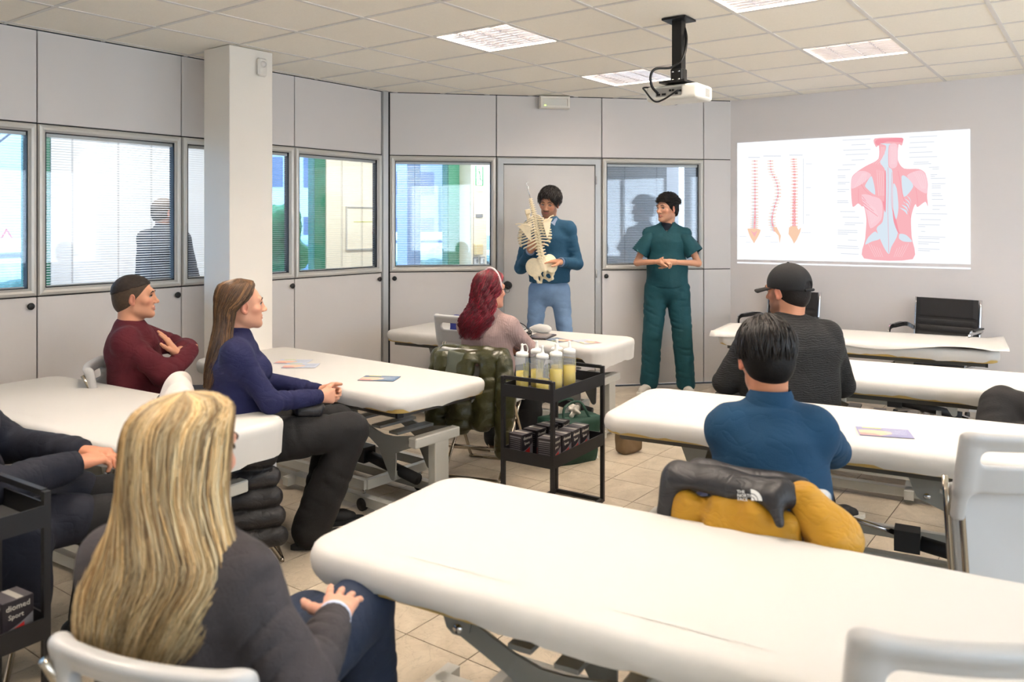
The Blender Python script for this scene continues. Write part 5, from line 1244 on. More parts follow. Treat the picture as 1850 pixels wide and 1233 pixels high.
M_blk = mat('black_textured_jersey', (19, 18, 18), .8, wr=(6.2, 0.14), wave=(28., 1.2, 'Z', 7.), bump=.3, bscale=120)
M_teal = mat('teal_fleece', (20, 62, 92), .95, wr=(4.96, 0.18), bump=.3, bscale=320, var=.05, vscale=12)
M_white_shoe = mat('white_sneaker', (196, 191, 182), .6, bump=.2, bscale=90)
M_bshoe = mat('black_shoe', (22, 21, 22), .6); M_brshoe = mat('brown_shoe', (88, 60, 42), .7)
def dirp(*p): return unit(p)
# ================================================================= man with the skeleton torso (standing)
p = Person((5.99, 4.01, 0), 210, 'standing man in blue sweater and jeans holding the skeleton torso', 1.912, False, (214, 164, 134), headyaw=-14, pitch=-17, roll=-7, hs=1.03, hairt=.026)
p.Ch[1] -= .01
p.arm('R', (.255, .02, 1.19), (.150, .24, 1.345), dict(D=(-.25, .18, .95), N=(-.35, .9, -.2), side=1, curl=(35, 38, 40, 42), thumb=(50, 30)))
p.arm('L', (-.245, .0, 1.23), (-.115, .235, 1.255), dict(D=(.93, .35, .12), N=(.2, -.1, -.95), side=1, curl=(8, 14, 18, 22), spread=9., thumb=(52, 8)))
p.SH['R'][2] += .01; p.KN = {'R': A3((.14, .03, .53)), 'L': A3((-.15, .04, .53))}; p.AN = {'R': A3((.17, -.02, .09)), 'L': A3((-.19, .0, .09))}
p.make(beard=(66, 44, 34), bamt=.5, tache=.8, lip=(178, 104, 96), jaw=1.02, hf=.0034, gaze=(-.25, -.5))
H = [Half((0, 0, 1.065), (0, 0, -1))]
p.part('sweater', p.torso(.014)+[Cap(p.P+A3((0, 0, -.02)), p.Wt, .178, .165, (1, 0, 0), .72, .05)]+[q for k in 'LR' for q in p.armp(k, .014, .004)]+H, .008, M_blue, wob(.003, 34))
for k in 'LR': cuff(p, k, M_blue, .043); ring(p.o, 'shirt_cuff', p.WR[k]+unit(p.WR[k]-p.EL[k])*.004, p.WR[k]-p.EL[k], .033, .033, .008, M_shirt)
ring(p.o, 'neckband', p.N+A3((0, .012, -.012)), (0, .45, 1), .078, .070, .010, M_blue)
for sg in (-1, 1):
    MB().add([tuple(q) for q in (p.N+A3((sg*.075, -.03, .035)), p.N+A3((sg*.062, .045, .022)), p.N+A3((sg*.008, .083, -.012)), p.N+A3((sg*.050, .092, -.045)), p.N+A3((sg*.088, .03, -.012)))], [(0, 1, 4), (1, 2, 3), (1, 3, 4)]).build('shirt_collar', M_shirt, p.o, fix=False).modifiers.new('t', 'SOLIDIFY').thickness = .003
p.part('jeans', [Ell((0, 0, .99), (.175, .125, .14), None, .04)]+[q for k in 'LR' for q in p.legp(k, .010, .004, (.078, .056, .044))]+[Half((0, 0, 1.10), (0, 0, 1))], .009, M_jean, wob(.002, 40))
p.shoes(M_bshoe)
p.hair_cap('wavy_hair', M_hdark, .007, cuts=(((0, .062, .052), (0, 1, -.66)), ((0, -.045, -.05), (0, .5, -1))), disp=wob(.002, 90))
short_locks(p, 'hair_locks', 800, 7, (.0016, .0032), (.05, .15), (.20, 6., .05), (30, 21, 17), lambda q: not ((q[1] > .05 and q[2] < .057 and abs(q[0]-.008) < .040) or (q[1] > .05 and q[2] < .03 and abs(q[0]) < .06) or (abs(q[0]) > .05 and q[2] < -.012 and q[1] > -.03) or q[2] < -.06), lift=.03)
# ================================================================= man in scrubs (standing)
p = Person((7.02, 3.37, 0), 203, 'standing young man in teal medical scrubs with clasped hands', 1.872, False, (226, 178, 150), headyaw=-40, pitch=-1, hs=1.06, hairt=.026, sx=1.02)
p.arm('R', (.275, .03, 1.215), (.055, .235, 1.235), dict(D=(-.85, .45, .1), N=(.1, -.3, -1), side=-1, curl=(42, 46, 50, 52), thumb=(38, 30)))
p.arm('L', (-.285, .03, 1.215), (-.065, .240, 1.232), dict(D=(.9, .38, -.08), N=(-.1, -.75, .5), side=1, curl=(30, 40, 46, 50), thumb=(42, 26)))
p.KN = {'R': A3((.135, .03, .53)), 'L': A3((-.14, .03, .53))}; p.AN = {'R': A3((.165, .0, .09)), 'L': A3((-.175, .0, .09))}; p.foot = {'R': (.35, .9, 0), 'L': (-.3, .95, 0)}
p.make(beard=(120, 92, 80), bamt=.28, lip=(186, 112, 106), bare='LR', hf=.0038, hh=.0044, gaze=(-.5, 0), jaw=1.0)
H = [Half((0, 0, .985), (0, 0, -1))]
nv = [Bx(p.N+A3((0, .10, -.03)), (.012, .1, .10), .004, rotm(0, 0, 45)@rotm(0, 18, 0), k=.004, sub=True)]
tri = [Cap(p.N+A3((0, .10, .02)), p.N+A3((0, .13, -.075)), .052, .004, (1, 0, 0), 2., .004, True)]
p.part('scrub_top', p.torso(.018, shr=.036)+[Cap((0, 0, 1.02), p.Wt, .188, .170, (1, 0, 0), .74, .05)]+H+tri, .008, M_scrub, wob(.004, 26))
for k, sg in (('R', 1), ('L', -1)):
    ax_ = unit(p.EL[k]-p.SH[k]+A3((sg*.06, 0, .02))); e1 = unit(A3((0, 1, 0))-ax_*ax_[1]); e2 = np.cross(ax_, e1); rg_ = []
    for j in range(9):
        t_ = j/8; c_ = p.SH[k]+A3((-sg*.045, 0, .004))+ax_*(-.02+.250*t_); ra = .044+.034*min(1., t_*3.2)+.018*t_; rg_.append([tuple(c_+e1*math.cos(q)*ra*(1+.05*math.sin(3*q+j*.5))+e2*math.sin(q)*ra*.86*(1+.05*math.sin(4*q-j*.6))) for q in [2*PI*i/28 for i in range(28)]])
    MB().loft(rg_, True, cap=False).build('sleeve', M_scrub, p.o, fix=False)
p.part('undershirt', [Cap(p.N+A3((0, .0, -.06)), p.N+A3((0, .006, -.012)), .088, .070, None, 1, .02)], .007, M_navyt)
p.part('scrub_trousers', [Ell((0, 0, .97), (.18, .13, .13), None, .04)]+[q for k in 'LR' for q in p.legp(k, .026, .005, (.090, .066, .062))], .009, M_scrub, wob(.004, 22))
p.shoes(M_white_shoe)
p.hair_cap('curly_hair', M_hdark, .008, disp=wob(.002, 110))
short_locks(p, 'hair_curls', 900, 3, (.0016, .0030), (.015, .05), (.42, 9., .07), (30, 21, 17), lambda q: not ((q[1] > .045 and q[2] < .058) or (abs(q[0]) > .05 and q[2] < .01 and q[1] > -.02) or q[2] < -.055), lift=.03)
# ================================================================= man in maroon sweatshirt (seated, arms crossed)
TH = -37; p = Person((2.49, 4.50, 0), TH, 'seated man in maroon sweatshirt with crossed arms by the panel wall', 1.295, True, (224, 172, 142), headyaw=-3, pitch=3, hs=1.06, lean=-3, hairt=.006, girth=1.16, slump=.02)
p.arm('R', (.235, .16, .755), (.02, .30, .865), None)
p.arm('L', (-.17, .235, .835), (.125, .205, .855), dict(D=(.30, -.42, .86), N=(.0, -.85, -.4), side=1, curl=(6, 6, 8, 10), spread=2., thumb=(35, 10)))
p.make(beard=(120, 92, 76), bamt=.22, jaw=1.08, lip=(194, 120, 108), bare='L', hf=.0036, hh=.0042, neck=.066, browh=.024)
p.part('sweatshirt', p.torso(.018)+[Ell((0, .03, .68), (.175, .155, .15), None, .06)]+p.armp('R', .022, .006)+p.armp('L', .022, .006, cut=.35)+[Half((0, 0, .50), (0, 0, -1))], .008, M_mar, wob(.005, 24))
ring(p.o, 'neckband', p.N+A3((0, .008, -.008)), (0, .3, 1), .080, .076, .011, M_mar)
p.part('trousers', [Ell((0, .0, .53), (.17, .14, .10), None, .04)]+[q for k in 'LR' for q in p.legp(k, .014, .003)], .011, mat('dark_trousers', (40, 42, 54), .85))
p.shoes(M_bshoe)
M_buzz = mat('buzz_hair', (74, 57, 42), .8, bump=.4, bscale=500, var=.2, vscale=80)
p.hair_cap('cropped_hair', M_buzz, .0055, cuts=(((0, .066, .058), (0, 1, -.75)), ((0, -.04, -.055), (0, .42, -1)), ), h=.0045)
p.hair_cap('hair_top', mat('hair_brown_top', (44, 32, 24), .7, bump=.5, bscale=300, var=.2, vscale=60), .009, cuts=(((0, .074, .060), (0, 1, -.7)), ((0, 0, .052), (0, .25, -1))), h=.0045, disp=wob(.001, 120), side=.78)
fchair((2.47, 4.49), TH-90, 'white folding chair under the man in maroon')
# ================================================================= woman in navy sweater (seated, hands clasped)
TH = -30; p = Person((2.39, 3.43, 0), TH, 'seated woman in navy sweater with long brown hair, hands clasped', 1.325, True, (228, 178, 152), True, headyaw=5, pitch=2, hs=1.0, lean=3, hairt=.016, girth=1.12, slump=.03, sx=1.04)
p.arm('R', (.225, .13, .755), (.075, .385, .730), dict(D=(-.35, .9, -.1), N=(-.9, -.3, -.1), side=1, curl=(48, 52, 55, 58), thumb=(30, 30)))
p.arm('L', (-.215, .15, .775), (-.030, .405, .735), dict(D=(.3, .93, -.1), N=(.85, -.3, -.2), side=-1, curl=(36, 42, 46, 50), thumb=(32, 30)))
p.KN = {'R': A3((.11, .535, .555)), 'L': A3((-.12, .52, .545))}; p.AN = {'R': A3((.10, .34, .09)), 'L': A3((-.16, .42, .09))}
p.make(lip=(196, 120, 112), hf=.0034)
p.part('sweater', p.torso(.016)+[Ell((0, .04, .68), (.155, .135, .14), None, .06)]+[q for k in 'LR' for q in p.armp(k, .016, .0035)]+[Half((0, 0, .515), (0, 0, -1))], .007, M_navy, wob(.003, 26))
for k in 'LR': cuff(p, k, M_navy, .037)
p.part('trousers', [Ell((0, -.01, .535), (.18, .155, .105), None, .04)]+[q for k in 'LR' for q in p.legp(k, .018, .004, (.098, .072, .078))], .009, M_blackp, wob(.003, 30))
p.shoes(M_bshoe, M_rub)
zt = p.HC[2]+.13; hy = p.HC[1]
long_hair(p, 'long_brown_hair', M_hair, [(zt, 0, hy-.015, .004, .01, PI*.98), (zt-.008, 0, hy-.015, .038, .055, PI*.95), (zt-.028, 0, hy-.02, .070, .092, PI*.78), (zt-.075, 0, hy-.02, .088, .110, 2.0), (zt-.11, 0, hy-.022, .090, .110, 1.75), (zt-.145, 0, hy-.026, .092, .106, 1.36), (zt-.23, 0, hy-.045, .096, .088, 1.4), (zt-.32, 0, hy-.075, .125, .075, 1.65), (zt-.42, 0, hy-.105, .125, .065, 1.25), (zt-.52, .0, hy-.13, .09, .05, 1.05)],
          [(92, 66, 46), (104, 74, 50), (78, 56, 40), (126, 92, 60), (140, 104, 70)], 900, 5, (.008, 18.), (.0016, .003), endj=.14, basecol=(70, 50, 36))
fchair((2.36, 3.44), TH-90, 'white folding chair under the woman in navy')
# ================================================================= blonde woman in grey wool (foreground, from behind)
TH = 20; p = Person((.955, 1.56, 0), TH, 'blonde woman with very long hair in a charcoal sweater in the foreground', 1.248, True, (230, 180, 156), True, headyaw=-13, pitch=-3, hs=1.04, lean=2, hairt=.018, girth=1.10, sx=1.02, slump=.02)
p.arm('R', (.285, .0, .675), (.225, .235, .695), dict(D=(-.30, .95, .0), N=(-.15, .0, -1), side=1, curl=(2, 5, 7, 9), spread=6., thumb=(48, 4), s=1.02))
p.arm('L', (-.25, .06, .68), (-.13, .24, .655), dict(D=(.0, .95, 0), N=(.1, .1, -1), side=-1, curl=(15, 15, 18, 20)))
p.KN = {'R': A3((.135, .545, .565)), 'L': A3((.0, .50, .52))}; p.AN = {'R': A3((.12, .66, .16)), 'L': A3((-.02, .46, .09))}
p.make(lip=(196, 122, 116), hf=.003, hh=.0028)
p.part('sweater', p.torso(.022)+[Ell((0, .01, .66), (.165, .13, .15), None, .06)]+[q for k in 'LR' for q in p.armp(k, .026, .006)]+[Half((0, 0, .50), (0, 0, -1))], .0065, M_greyk, wob(.005, 24))
for k in 'LR': cuff(p, k, M_greyk, .040, L=.06); ring(p.o, 'shirt_cuff', p.WR[k]+unit(p.WR[k]-p.EL[k])*.003, p.WR[k]-p.EL[k], .032, .034, .007, mat('pale_blue_cotton', (205, 214, 236), .8))
ring(p.o, 'shirt_collar', p.N+A3((0, .015, .012)), (0, .35, 1), .064, .060, .013, MATS['pale_blue_cotton'])
p.part('jeans', [Ell((0, -.01, .535), (.18, .155, .105), None, .04)]+[q for k in 'LR' for q in p.legp(k, .014, .003, (.094, .072, .058))], .008, M_djean, wob(.002, 30))
p.shoes(M_bshoe, M_rub)
zt = p.HC[2]+.134; hy = p.HC[1]
long_hair(p, 'long_blonde_hair', M_hair, [(zt, 0, hy-.01, .004, .01, PI*.98), (zt-.008, 0, hy-.01, .040, .058, PI*.95), (zt-.025, 0, hy-.01, .074, .096, PI*.86), (zt-.06, 0, hy-.015, .098, .118, 2.05), (zt-.14, 0, hy-.02, .108, .120, 1.82), (zt-.24, 0, hy-.035, .118, .108, 1.78), (zt-.33, 0, hy-.06, .155, .098, 1.62), (zt-.39, -.015, hy-.09, .160, .088, 1.45), (zt-.46, -.03, hy-.105, .145, .080, 1.30), (zt-.52, -.04, hy-.11, .115, .07, 1.12)],
          [(222, 194, 146), (206, 174, 122), (184, 148, 98), (230, 208, 166), (142, 108, 66), (212, 182, 132)], 2000, 11, (.016, 10.), (.0011, .0024), endj=.17, jit=.004, basecol=(158, 124, 78), basef=.9)
CH_B = fchair((1.005, 1.495), 18-90, 'white folding chair under the blonde woman')
# ================================================================= person in the long navy coat (left edge)
TH = -27; p = Person((1.105, 3.25, 0), TH, 'seated person in a long navy coat cut by the left edge', 1.30, True, (222, 160, 130), headyaw=0, lean=4, girth=1.12, hairt=.012, slump=.02)
p.arm('R', (.27, .14, .72), (.10, .40, .735), dict(D=(-.45, .85, .05), N=(-.3, .1, -1), side=1, curl=(28, 32, 36, 40), thumb=(30, 20)))
p.arm('L', (-.26, .16, .74), (-.05, .42, .735), dict(D=(.35, .9, .0), N=(.2, .1, -1), side=-1, curl=(28, 32, 36, 40)))
p.KN = {'R': A3((.13, .50, .54)), 'L': A3((-.12, .50, .54))}
p.make(hf=.007, hh=.0036)
p.part('coat', p.torso(.026)+[Ell((0, .02, .66), (.185, .155, .16), None, .06)]+[q for k in 'LR' for q in p.armp(k, .030, .005)]+[Cap((.10, .05, .55), (.13, .40, .55), .105, .088, k=.04), Cap((-.10, .05, .55), (-.12, .40, .55), .105, .088, k=.04), Bx((.235, .12, .44), (.035, .21, .15), .03, rotm(-6), k=.05), Bx((0, -.17, .42), (.20, .035, .18), .03, k=.05), Bx((-.235, .12, .44), (.03, .2, .14), .03, k=.05)], .0115, M_coat, wob(.006, 20))
for k, (y, z) in enumerate(((.235, .475),)): MB().lathe([(.014, 0), (.014, .004), (.008, .006)], M=Matrix.Translation((.275, y, z)) @ Matrix.Rotation(R(90), 4, 'Y')).build('coat_button', mat('horn_button', (56, 58, 62), .3), p.o)
for k in 'LR': cuff(p, k, M_coat, .048)
p.part('trousers', [q for k in 'LR' for q in p.legp(k, .012, .003)], .011, M_blackp); p.shoes(M_bshoe); p.hair_cap('short_hair', M_hdark, .012)
fchair((1.075, 3.26), TH-90, 'white folding chair under the person in the navy coat')
# ================================================================= red-haired woman in pink rib knit
TH = 14; p = Person((4.165, 3.265, 0), TH, 'red-haired woman in a dusty pink ribbed sweater seen from behind', 1.29, True, (226, 172, 148), True, headyaw=-30, pitch=0, hs=1.02, lean=4, hairt=.02, girth=1.10, slump=.03)
p.arm('R', (.255, .10, .775), (.04, .30, .76), None)
p.arm('L', (-.22, .17, .77), (.10, .215, .735), dict(D=(.93, -.3, .1), N=(-.15, -.9, .1), side=-1, curl=(32, 36, 40, 44), thumb=(25, 20)))
p.make(hf=.004)
p.part('sweater', p.torso(.014)+[Ell((0, .02, .66), (.155, .13, .14), None, .06)]+p.armp('R', .014, .003)+p.armp('L', .014, .003, cut=.8)+[Half((0, 0, .50), (0, 0, -1))], .007, M_pink, wob(.003, 26))
p.part('trousers', [Ell((0, 0, .535), (.17, .15, .10), None, .04)]+[q for k in 'LR' for q in p.legp(k, .02, .004, (.094, .07, .075))], .011, mat('black_wide_trousers', (22, 21, 22), .85))
p.shoes(M_brshoe)
zt = p.HC[2]+.136; hy = p.HC[1]
RED = [(104, 9, 27), (124, 13, 34), (82, 6, 20), (146, 24, 46)]
long_hair(p, 'curly_red_hair', M_hair, [(zt, 0, hy-.015, .004, .01, PI*.98), (zt-.008, 0, hy-.015, .038, .055, PI*.95), (zt-.03, 0, hy-.02, .072, .092, PI*.8), (zt-.08, 0, hy-.022, .086, .112, 2.0), (zt-.16, 0, hy-.035, .088, .112, 1.7), (zt-.23, -.015, hy-.07, .095, .085, 1.5), (zt-.32, -.045, hy-.105, .110, .085, 1.35), (zt-.44, -.065, hy-.13, .075, .06, 1.15)],
          RED, 800, 21, (.008, 30.), (.0022, .0042), endj=.12, curl=(.017, 62.), basecol=(66, 5, 17), basef=.9)
rg = MB(); HMx = p.HM
rg.tube([tuple(p.tpz(.098*math.cos(R(a)), .012-.01*math.sin(R(a)), .036+.106*math.sin(R(a)))) for a in range(-12, 193, 8)], .008, 8); rg.build('headband', mat('glitter_band', (226, 200, 202), .35, bump=1., bscale=300), p.o)
gl = MB()
for sg in (-1, 1):
    gl.tube([tuple(p.tpz(sg*.032+.024*math.cos(t), .112-.02*abs(math.cos(t))*0, .0+.020*math.sin(t))) for t in [2*PI*k/18 for k in range(18)]], .0014, 6, closed=True)
    gl.tube([tuple(p.tpz(sg*.056, .112, .004)), tuple(p.tpz(sg*.076, .09, .006)), tuple(p.tpz(sg*.084, .0, .01))], .0014, 6)
gl.tube([tuple(p.tpz(-.008, .113, .004)), tuple(p.tpz(.008, .113, .004))], .0014, 6); gl.build('glasses', M_black, p.o)
CH_R = fchair((4.14, 3.255), TH-90, 'white folding chair under the red-haired woman')
# ================================================================= man in black cap
TH = 40; p = Person((4.34, 1.37, 0), TH, 'broad man in black textured sweater and black baseball cap', 1.372, True, (214, 158, 126), headyaw=36, pitch=-4, hs=1.08, lean=6, hairt=.018, girth=1.30, sx=1.18, slump=.03)
p.arm('R', (.325, .09, .715), (.12, .33, .735), dict(D=(-.4, .9, 0), N=(0, 0, -1), side=1, curl=(30,)*4))
p.arm('L', (-.325, .09, .735), (-.10, .35, .735), dict(D=(.4, .9, 0), N=(0, 0, -1), side=-1, curl=(30,)*4))
p.AN = {'R': A3((.20, .05, .09)), 'L': A3((-.32, .30, .09))}; p.KN['R'] = A3((.19, .40, .54)); p.KN['L'] = A3((-.22, .40, .54)); p.foot = {'R': (.95, .1, 0), 'L': (-.6, .8, 0)}
p.make(beard=(70, 52, 42), bamt=.6, hf=.0042, neck=.068, jaw=1.05)
p.part('sweater', p.torso(.020)+[Ell((0, -.01, .68), (.21, .16, .17), None, .06)]+[q for k in 'LR' for q in p.armp(k, .024, .004)]+[Half((0, 0, .50), (0, 0, -1))], .008, M_blk, wob(.003, 24))
ring(p.o, 'neckband', p.N+A3((0, .005, .002)), (0, .25, 1), .080, .076, .009, M_blk)
p.part('trousers', [Ell((0, 0, .535), (.20, .16, .105), None, .04)]+[q for k in 'LR' for q in p.legp(k, .016, .003)], .011, M_blackp); p.shoes(M_bshoe)
p.hair_cap('short_hair', M_hdark, .007, cuts=(((0, .030, .03), (0, 1, -.5)), ((0, -.045, -.078), (0, .62, -1))), h=.005)
M_cap = mat('cap_black', (26, 25, 27), .8, bump=.2, bscale=250)
cpm = Half(p.tpz(0, 0, .012), p.HM@A3((0, .12, -1)))
cap_o = p.part('baseball_cap', [Ell(p.tpz(0, -.018, .036), A3((.090, .114, .104))*p.hs, p.HM, .01), cpm, Ell(p.tpz(0, -.125, .022), A3((.032, .03, .024))*p.hs, p.HM, .004, True)], .005, M_cap)
m = MB(); up, dn = [], []
for k in range(13):
    a = R(-68+k*136/12); r0 = (.088*math.sin(a), -.01+.108*math.cos(a)); r1 = (.074*math.sin(a), .092+.078*math.cos(a))
    for j in range(5): t = j/4; q = (r0[0]+(r1[0]-r0[0])*t, r0[1]+(r1[1]-r0[1])*t); z = .016-.012*t-.018*(math.sin(a)**2)*(.4+.6*t)+.006; up.append(tuple(p.tpz(q[0], q[1], z)))
m.add(up, [(k*5+j, k*5+j+1, (k+1)*5+j+1, (k+1)*5+j) for k in range(12) for j in range(4)], True); v = m.build('visor', M_cap, cap_o, fix=False); sd = v.modifiers.new('t', 'SOLIDIFY'); sd.thickness = .004; sd.offset = 0
st = MB().tube([tuple(p.tpz(.036*math.cos(t)*1.0, -.128+.004*math.cos(t*2), .004+.0*t)) for t in [PI*k/8 for k in range(9)]], .008, 6).build('strap', M_cap, cap_o)
MB().lathe([(.008, 0), (.006, .004), (.001, .006)], M=Matrix.Translation(Vector(p.tpz(0, -.018, .139)))).build('top_button', M_cap, cap_o)
so = empty('stool', (4.33, 1.36, 0), 0, 'round black stool under the man in the cap', 'stool'); MB().lathe([(.15, .425), (.17, .435), (.17, .455), (.15, .462), (.01, .464)], n=24).build('seat', M_leath, so)
for k in range(4): MB().cyl((.14*math.cos(k*PI/2+.4), .14*math.sin(k*PI/2+.4), .43), (.19*math.cos(k*PI/2+.4), .19*math.sin(k*PI/2+.4), 0), .012, n=8).build('leg', M_chrome, so)
# ================================================================= man in teal sweatshirt
TH = 30; p = Person((2.70, .925, 0), TH, 'dark-haired man in teal sweatshirt leaning on the couch, from behind', 1.272, True, (206, 146, 112), headyaw=8, pitch=-12, hs=1.06, lean=9, hairt=.014, girth=1.05, sx=.94, slump=.05, headfwd=.01)
p.arm('R', (.275, .26, .770), (.13, .50, .752), dict(D=(-.6, .8, 0), N=(0, 0, -1), side=1, curl=(18,)*4))
p.SH['L'][0] = -.128; p.SH['R'][0] = .145
p.arm('L', (-.06, .31, .765), (.02, .47, .752), dict(D=(.5, .85, 0), N=(0, 0, -1), side=-1, curl=(18,)*4))
p.make(hf=.0042, neck=.062)
p.part('sweatshirt', p.torso(.018)+[Ell((0, -.02, .70), (.185, .15, .20), None, .07)]+[q for k in 'LR' for q in p.armp(k, .024, .005)]+[Half((0, 0, .50), (0, 0, -1))], .0065, M_teal, wob(.0045, 21))
cl_ = p.tpz(0, -.03, -.108); rg_ = []
for j in range(7):
    t_ = j/6; c_ = (p.N+A3((0, -.012, -.045)))*(1-t_)+(cl_+A3((0, .0, .006)))*t_; ra = .092-.020*t_-(.006 if j == 6 else 0); rg_.append([tuple(c_+A3((math.cos(q)*ra, math.sin(q)*ra*.96, -.25*math.sin(q)*.02))) for q in [2*PI*i/32 for i in range(32)]])
MB().loft(rg_, True, cap=False).build('collar', M_teal, p.o, fix=False)
p.part('trousers', [Ell((0, 0, .535), (.19, .155, .105), None, .04)]+[q for k in 'LR' for q in p.legp(k, .016, .003)], .011, mat('navy_trousers', (28, 34, 64), .85)); p.shoes(M_bshoe)
p.hair_cap('dark_hair', mat('hair_black', (14, 10, 9), .6, bump=.3, bscale=120, spec=.2), .012, cuts=(((0, .062, .05), (0, 1, -.62)), ((0, -.045, -.072), (0, .42, -1))), h=.005)
short_locks(p, 'hair_locks', 1000, 5, (.0018, .0034), (.08, .17), (.12, 4., .02), (24, 17, 14), lambda q: not ((q[1] > .055 and q[2] < .05) or (abs(q[0]) > .06 and q[2] < -.01 and q[1] > -.03) or q[2] < -.078), R0=(.086, .108, .096), lift=.012)
CH_T = fchair((2.65, .92), 8-90, 'white folding chair under the yellow puffer jacket')
# ================================================================= person at the right edge (raised knee)
p = Person((4.70, -.05, 0), 90, 'person in black trousers at the right edge, only the raised knee showing', 1.30, True, (220, 168, 138), lean=2, girth=1.05)
p.arm('R', (.27, .10, .74), (.12, .30, .70), dict(D=(-.3, .9, 0), N=(0, 0, -1), side=1)); p.arm('L', (-.26, .12, .74), (-.05, .32, .70), dict(D=(.3, .9, 0), N=(0, 0, -1), side=-1))
p.KN = {'R': A3((-.01, .49, .68)), 'L': A3((-.12, .43, .53))}; p.AN = {'R': A3((-.30, .52, .40)), 'L': A3((-.12, .42, .09))}
p.make(hf=.008, hh=.006)
p.part('jacket', p.torso(.026)+[q for k in 'LR' for q in p.armp(k, .028, .005)]+[Half((0, 0, .48), (0, 0, -1))], .011, mat('dark_grey_jacket', (52, 48, 50), .8, bump=.5, bscale=90), wob(.005, 24))
p.part('trousers', [Ell((0, 0, .54), (.19, .155, .105), None, .04)]+[q for k in 'LR' for q in p.legp(k, .026, .005, (.098, .074, .06))], .009, mat('black_corduroy', (30, 28, 29), .85, bump=.3, bscale=120), wob(.003, 24))
p.hair_cap('short_hair', M_hdark, .012)
fchair((4.70, -.08), 0, 'white folding chair of the person at the right edge')
# ================================================================= man in the hall behind the blinds
p = Person((3.77, 6.42, 0), 20, 'standing man in dark top seen through the blinds in the hall', 1.80, False, (206, 160, 140), headyaw=-28, hairt=.006, girth=1.1, sx=1.05)
p.arm('R', (.26, .04, 1.08), (.20, .18, .86), dict(D=(-.1, .5, -.85), N=(-1, 0, 0), side=1)); p.arm('L', (-.26, .04, 1.08), (-.20, .18, .86), dict(D=(.1, .5, -.85), N=(1, 0, 0), side=-1))
p.make(hf=.006, hh=.007)
p.part('jumper', p.torso(.02)+[q for k in 'LR' for q in p.armp(k, .022, .004)]+[Half((0, 0, .92), (0, 0, -1))], .011, mat('dark_jumper', (52, 56, 64), .85), wob(.004, 24))
p.part('trousers', [Ell((0, 0, .95), (.175, .13, .13), None, .04)]+[q for k in 'LR' for q in p.legp(k, .016, .003)], .012, M_blackp); p.shoes(M_bshoe)
p.hair_cap('cropped_hair', mat('grey_crop', (92, 84, 80), .8, bump=.4, bscale=400), .006, cuts=(((0, .066, .058), (0, 1, -.75)), ((0, -.04, -.055), (0, .42, -1))), h=.006)
# ================================================================= skeleton torso held by the standing man
M_bone = mat('bone', (236, 220, 186), .5, bump=.15, bscale=120, var=.08, vscale=30); M_disc = mat('disc_yellow', (216, 190, 110), .6)
SK = empty('skeleton_torso', (5.632, 3.90, 1.535), 0, 'model skeleton torso with ribs, spine and pelvis held in the hands', 'skeleton')
ycam = unit((-5.58, -3.97, 0)); zc = A3((0, 0, 1.)); xr = np.cross(ycam, zc)              # x to the viewer's left, y to the viewer
tl = R(-13); zz = zc*math.cos(tl)+xr*math.sin(-tl); xx = np.cross(ycam, zz); Rm3 = np.stack([xx, ycam, zz], 1)
Rm3 = Rm3@rotm(14, -8, 0); SK.rotation_euler = Matrix([list(r) for r in Rm3]).to_euler(); SK.scale = (1.04, 1.0, 1.06)
vb = [Cap((0, -.022, -.006), (0, -.022, .006), .019, k=.004), Cap((0, 0, 0), (0, .030, -.016), .006, .004, k=.01), Cap((-.034, .006, .004), (.034, .006, .004), .0055, k=.01), Cap((-.014, .004, -.012), (-.014, .004, .012), .006, k=.008), Cap((.014, .004, -.012), (.014, .004, .012), .006, k=.008), Cap((0, -.004, -.02), (0, -.004, .02), .006, k=.004, sub=True)]
V, Q = sdf(vb, .0032); VM = npmesh('vertebra', relaxv(V, Q, 1), Q); VM.materials.append(M_bone)
def spc(i):      # spine curve
    t = i/23; z = .245-.475*(.72*t+.28*t*t); return Vector((0, .012*math.sin(t*6.2-.4)+.0, z)), .52+.62*t
for i in range(24):
    c, s_ = spc(i); o = mkobj('vertebra', VM, None, SK, c, (R(8*math.cos(i/23*6.2)), 0, 0)); o.scale = (s_, s_, s_*.92)
    if i: d0 = (c+spc(i-1)[0])/2; MB().lathe([(.012*s_*1.3, -.003), (.0135*s_*1.3, 0), (.012*s_*1.3, .003)], M=Matrix.Translation(d0+Vector((0, -.022*s_, 0))), n=12).build('disc', M_disc, SK)
RW = [.050, .078, .098, .113, .123, .130, .135, .137, .135, .128, .108, .080]; RA = [150, 150, 150, 150, 148, 145, 142, 138, 132, 124, 96, 72]
for i in range(12):
    c, s_ = spc(7+i)
    for sg in (-1, 1):
        pts, rr_ = [], []
        for k in range(15):
            a = R(RA[i])*k/14; w = RW[i]; dp = w*.80
            pts.append((sg*(.014+(w-.010)*math.sin(min(a, PI/2))*(1 if a < PI/2 else 1)-(0 if a < PI/2 else (1-math.sin(a))*(w-.02))), c.y+.004+.018*math.sin(min(PI, a*2.2))-dp*(1-math.cos(a)), c.z-.012-(.05+.028*i/11)*(a/PI)*1.25)); rr_.append(.0052*(1 if k < 12 else 1.15))
        MB().tube(smooth_path(pts, 2), .0066, 6).build('rib', M_bone, SK)
st_ = [Bx((0, -.190, .045), (.016, .006, .075), .005), Bx((0, -.175, .135), (.024, .007, .02), .005, k=.02)]
sobj('sternum', st_, .005, M_bone, SK)
